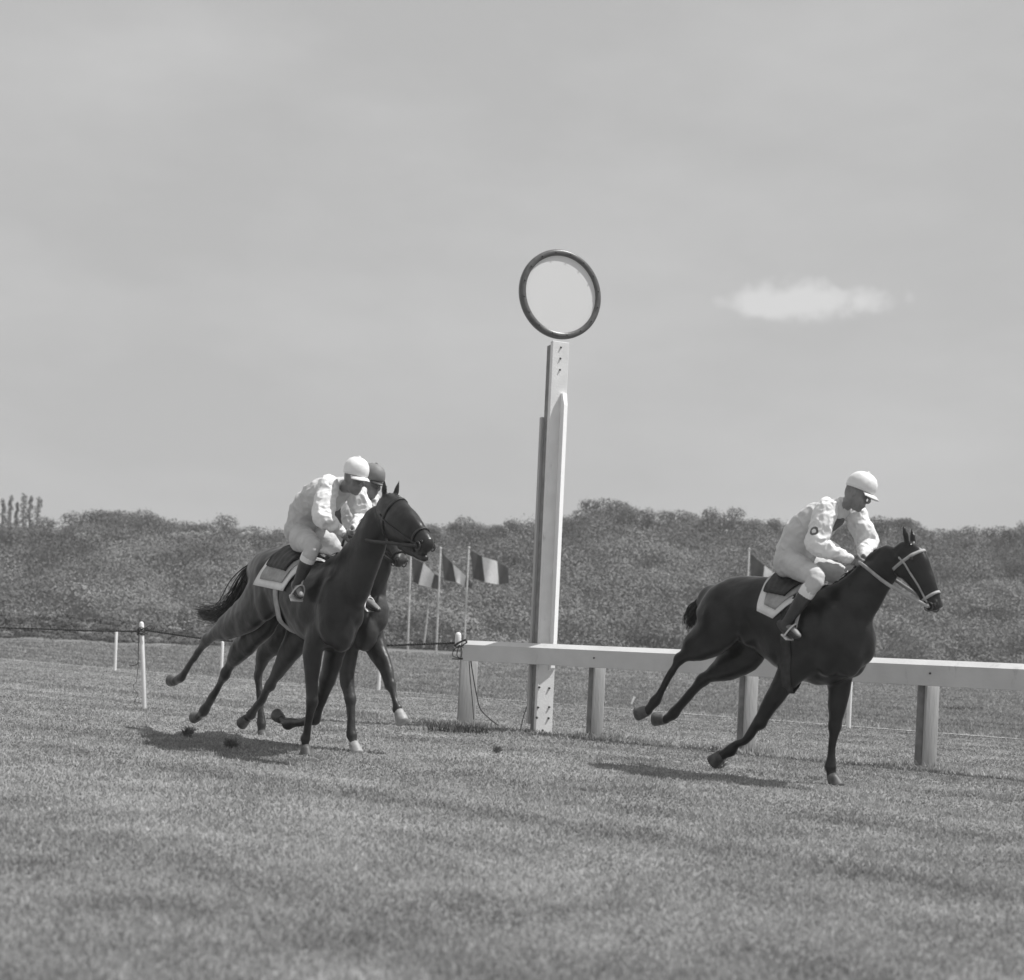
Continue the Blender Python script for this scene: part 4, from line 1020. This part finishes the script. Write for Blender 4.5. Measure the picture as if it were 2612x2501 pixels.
p1, jk1, J1 = build_rider(H1, R1, 'jockey in white cap and pale silks crouching on the leading dark horse', dict(jacket='silk_body_pale', sleeve='silk_white_ring', cap='silk_white', collar='silk_body_pale'))

# --- the nearer horse of the left pair
H2 = Horse(380, 1130, 2.26125, 905, 1795, -.10, 54)
S2 = dict(
 torso=[(650, 740, .17, .15), (695, 755, .25, .22), (760, 780, .30, .25), (840, 830, .33, .26), (930, 900, .35, .28), (1010, 940, .38, .27), (1075, 960, .37, .23), (1130, 970, .30, .18), (1165, 980, .2, .12)],
 neck=[(1080, 860, .33, .18), (1160, 790, .30, .15), (1225, 680, .25, .13), (1280, 560, .205, .115), (1330, 440, .165, .10)],
 head=[(1375, 385, .15, .10, 0), (1438, 450, .18, .11, .0), (1505, 508, .145, .096, .01), (1562, 556, .112, .082, .02), (1594, 582, .09, .072, .03)], jaw=[(1465, 590, .055), (1535, 640, .042), (1590, 664, .034)],
 muscle=[(680, 850, -.15, .24, .11, .3), (700, 850, .14, .24, .11, .3), (1045, 980, -.15, .17, .10, .3), (1080, 980, .14, .17, .10, .3), (1110, 1080, -.08, .14, .11, .2), (1120, 1080, .07, .14, .11, .2), (800, 950, -.16, .14, .09, .16)],
 legs=[
  dict(j=[(650, 870, .26, .11, -.14), (585, 970, .22, .10, -.14), (455, 1055, .14, .08, -.14), (330, 1140, .07, .05, -.14), (255, 1250, .045, .036, -.14), (185, 1355, .05, .042, -.14), (150, 1375, .038, .034, -.14)], joint=3, hock=1, toe=(80, 1365), sock=0),
  dict(j=[(710, 920, .24, .11, .13), (640, 1050, .20, .10, .13), (525, 1185, .14, .08, .13), (440, 1330, .07, .05, .13), (380, 1440, .043, .036, .13), (320, 1545, .05, .042, .13), (285, 1580, .038, .034, .13)], joint=3, hock=1, toe=(230, 1590)),
  dict(j=[(980, 1060, .16, .09, -.14), (950, 1180, .12, .085, -.14), (938, 1330, .085, .065, -.14), (942, 1490, .058, .05, -.14), (920, 1600, .036, .033, -.14), (905, 1710, .044, .04, -.14), (902, 1750, .034, .033, -.14)], joint=3, toe=(908, 1795)),
  dict(j=[(1090, 1110, .15, .09, .12), (1070, 1220, .12, .085, .12), (1030, 1370, .085, .065, .12), (960, 1590, .056, .05, .12), (880, 1615, .036, .033, .12), (800, 1620, .044, .04, .12), (765, 1595, .034, .033, .12)], joint=3, toe=(715, 1550)),
 ],
 tail=[(610, 700, 0, .02), (575, 760, 0, .05), (535, 850, .0, .07), (480, 935, .0, .08), (400, 990, .0, .08), (300, 975, .0, .07)],
 cloth=[(830, 845), (985, 885)], bow=(-.30, -.16), clothdeg=84, girth=(890, 900), ear=.2, bridlemat='leather_dark', girthmat='cloth_grey')
build_horse(H2, S2, 'dark bay racehorse with its head turned, nearer of the left pair', 'coat_bay')
R2 = dict(dbg='2', j=dict(pelvis=(885, 510), waist=(915, 395), chest=(1020, 300), neck=(1115, 250), head=(1185, 208), shR=(1030, 265, -.17), shL=(1200, 300, .17),
  elR=(1000, 430, -.25), wrR=(1110, 515, -.08), elL=(1240, 430, .24), wrL=(1180, 500, .05), hipR=(885, 550, -.11), kneeR=(945, 600, -.29), kneeL=(1075, 620, .25), ankleL=(1000, 820, .3), ankleR=(855, 815, -.34), toeR=(875, 880, -.35)),
  face=(.62, -.72, -.28), up=(.2, -.2, 1), rein='leather_dark')
build_rider(H2, R2, 'jockey in white cap with white sleeves riding the nearer left horse', dict(jacket='silk_body', sleeve='silk_white', cap='silk_white', collar='silk_body'))
# --- the horse on its far side
H3 = Horse(380, 1130, 2.26125, 1192, 1782, -.10, 48)
S3 = dict(
 torso=[(800, 810, .15, .14), (840, 825, .23, .21), (910, 850, .28, .25), (990, 885, .30, .26), (1080, 925, .34, .28), (1160, 955, .37, .27), (1225, 970, .36, .23), (1280, 980, .29, .18), (1310, 985, .2, .12)],
 neck=[(1220, 900, .29, .16), (1270, 810, .24, .13), (1310, 720, .19, .11), (1340, 620, .15, .09), (1355, 560, .13, .085)],
 head=[(1370, 540, .12, .085), (1390, 570, .13, .083), (1415, 620, .095, .068), (1435, 655, .075, .056), (1445, 680, .06, .05)],
 muscle=[(850, 890, -.15, .22, .11, .28), (860, 890, .14, .22, .11, .28), (1190, 990, -.14, .17, .10, .28), (1220, 990, .13, .17, .10, .28), (1250, 1090, -.08, .14, .11, .19), (1260, 1090, .07, .14, .11, .19)],
 legs=[
  dict(j=[(850, 940, .22, .11, -.14), (860, 1090, .18, .10, -.14), (790, 1240, .12, .075, -.14), (700, 1400, .07, .05, -.14), (645, 1490, .045, .036, -.14), (590, 1570, .05, .042, -.14), (565, 1590, .038, .034, -.14)], joint=3, hock=1, toe=(535, 1620)),
  dict(j=[(870, 960, .22, .11, .13), (760, 1110, .17, .10, .13), (670, 1210, .11, .075, .13), (630, 1340, .065, .05, .13), (640, 1480, .042, .036, .13), (650, 1620, .046, .042, .13), (650, 1665, .036, .034, .13)], joint=3, hock=1, toe=(660, 1712)),
  dict(j=[(1170, 1080, .16, .09, -.13), (1150, 1200, .12, .085, -.13), (1140, 1340, .085, .065, -.13), (1160, 1480, .056, .05, -.13), (1165, 1590, .036, .033, -.13), (1170, 1690, .044, .04, -.13), (1180, 1735, .034, .033, -.13)], joint=3, toe=(1197, 1782), pale=1),
  dict(j=[(1280, 1090, .15, .09, .12), (1310, 1180, .12, .085, .12), (1365, 1290, .085, .065, .12), (1395, 1400, .056, .05, .12), (1415, 1470, .036, .033, .12), (1435, 1535, .044, .04, .12), (1440, 1550, .036, .034, .12)], joint=3, toe=(1455, 1590), pale=1),
 ],
 tail=[(780, 780, 0, .02), (760, 830, 0, .03), (750, 900, .0, .05), (745, 960, .0, .05)],
 cloth=[(960, 830), (1060, 850)], bow=(0, 0), clothdeg=60, girth=(1060, 910), ear=.5, bridlemat='leather_dark', girthmat='leather_dark')
build_horse(H3, S3, 'brown racehorse mostly hidden behind the nearer left horse, muzzle showing below its head', 'coat_brown')
R3 = dict(dbg='3', j=dict(pelvis=(1070, 560), waist=(1100, 450), chest=(1170, 350), neck=(1240, 280), head=(1278, 234), shR=(1170, 330, -.16), shL=(1290, 350, .16),
  elR=(1170, 460, -.22), wrR=(1260, 520, -.08), elL=(1330, 450, .18), wrL=(1300, 510, .05), hipR=(1080, 600, -.11), kneeR=(1240, 740, -.27), kneeL=(1240, 740, .15), ankleL=(1230, 900, .18), toeL=(1250, 960, .18), ankleR=(1250, 900, -.33), toeR=(1320, 960, -.34)),
  face=(.80, -.5, -.3), up=(.2, -.1, 1), rein='leather_dark')
build_rider(H3, R3, 'jockey in a grey cap hidden behind the white-capped left jockey', dict(jacket='silk_dark', sleeve='silk_body', cap='cap_grey', peak='leather_dark'))

# marks on the leading jockey's silks: a hoop on the sleeve, a dark emblem on the breast
b0 = V((J1['pelvis'].x, J1['pelvis'].y, 0))
c = J1['shR'].lerp(J1['elR'], .62) - H1.L * .085
spots(M['silk_white_ring'], [(tuple(c - b0), .022, .04)], .12)
c = J1['chest'] + H1.F * .14 - UP * .06; spots(M['silk_body_pale'], [(tuple(c - b0), 0, .085), (tuple(c + H1.L * .05 - UP * .09 - b0), 0, .05)], .08)

# ------------------------------------------------------------------ kicked-up turf
def clod(px, py, up, sz, label, seed):
    g = ground(px, py); c = g + V((0, 0, up)); rnd = random.Random(seed); mb = MB()
    for i in range(170):
        a = V((rnd.gauss(0, 1), rnd.gauss(0, 1), abs(rnd.gauss(0, .8)) + .1)).normalized(); q = c + a * rnd.random() * sz * .5
        mb.loft([q, q + a * sz * rnd.uniform(.15, .5) + V((0, 0, .01))], [.006, .001], None, V((1, 0, 0)), 4, 1)
    mb.ell(c, AX, (sz * .5, sz * .4, sz * .22), 10, 7)
    tag(mb.build('turf_clod', 'soil', None, False, c), label, 'turf clod', 'clods of turf kicked up by the hooves')
clod(478, 1880, .02, .09, 'clod of turf leftmost behind the left horses', 1)
clod(590, 1908, .0, .12, 'largest clod of turf between the left horses\' hind and front hooves', 2)
clod(1835, 1962, .03, .10, 'clod of turf below the leading horse\'s trailing fore hoof', 3)
clod(1268, 1922, .02, .07, 'small dark tuft alone on the turf below the winning post', 4)

# ------------------------------------------------------------------ air
hzm = bpy.data.materials.new('air'); hzm.use_nodes = True; t = hzm.node_tree; t.nodes.clear()
o_ = N(t, 'ShaderNodeOutputMaterial'); pv = N(t, 'ShaderNodeVolumePrincipled'); pv.inputs['Color'].default_value = (.93, .93, .93, 1); pv.inputs['Density'].default_value = .0011; pv.inputs['Anisotropy'].default_value = .2
t.links.new(pv.outputs[0], o_.inputs['Volume'])
hb = MB(); hb.box((0, 45, 9.5), AX, (1700, 1600, 12.5)); o = hb.build('haze', hzm, None, False); o['kind'] = 'stuff'; tag(o, 'thin summer haze over the course', 'haze')

g = ground(1608, 1800); g.z += .02
vs = [g + V(q) for q in ((0, 0, 0), (.03, .01, .0), (.10, .02, .15), (.05, .0, .16), (0, .012, 0), (.03, .022, 0), (.10, .032, .15), (.05, .012, .16))]
tag(obj('paper_scrap', vs, [(0, 1, 2, 3), (4, 7, 6, 5), (0, 4, 5, 1), (1, 5, 6, 2), (2, 6, 7, 3), (3, 7, 4, 0)], 'cloth_white', None, False, g), 'small white scrap of paper caught upright in the grass beyond the rail', 'paper')
q0, q1 = at(1081, 1632, 73), at(1093, 1505, 73)
t = empty('birch_tree', q0, 'slender pale leaning birch trunk between the two left flagpoles', 'tree')
MB().loft([q0 - V((0, 0, .4)), q0.lerp(q1, .5) + V((.06, 0, 0)), q1], [.06, .05, .02], None, V((1, 0, 0)), 8, 3).build('trunk', 'bark_pale', t)
o = bpy.data.objects.new('crown', leaf_mesh('crown', [((.3, 0, 3.2), (.7, .6, .9)), ((0, 0, 2.3), (.5, .4, .5))], 160, .07, 'leaf_scrub')); col.objects.link(o); o.parent = t
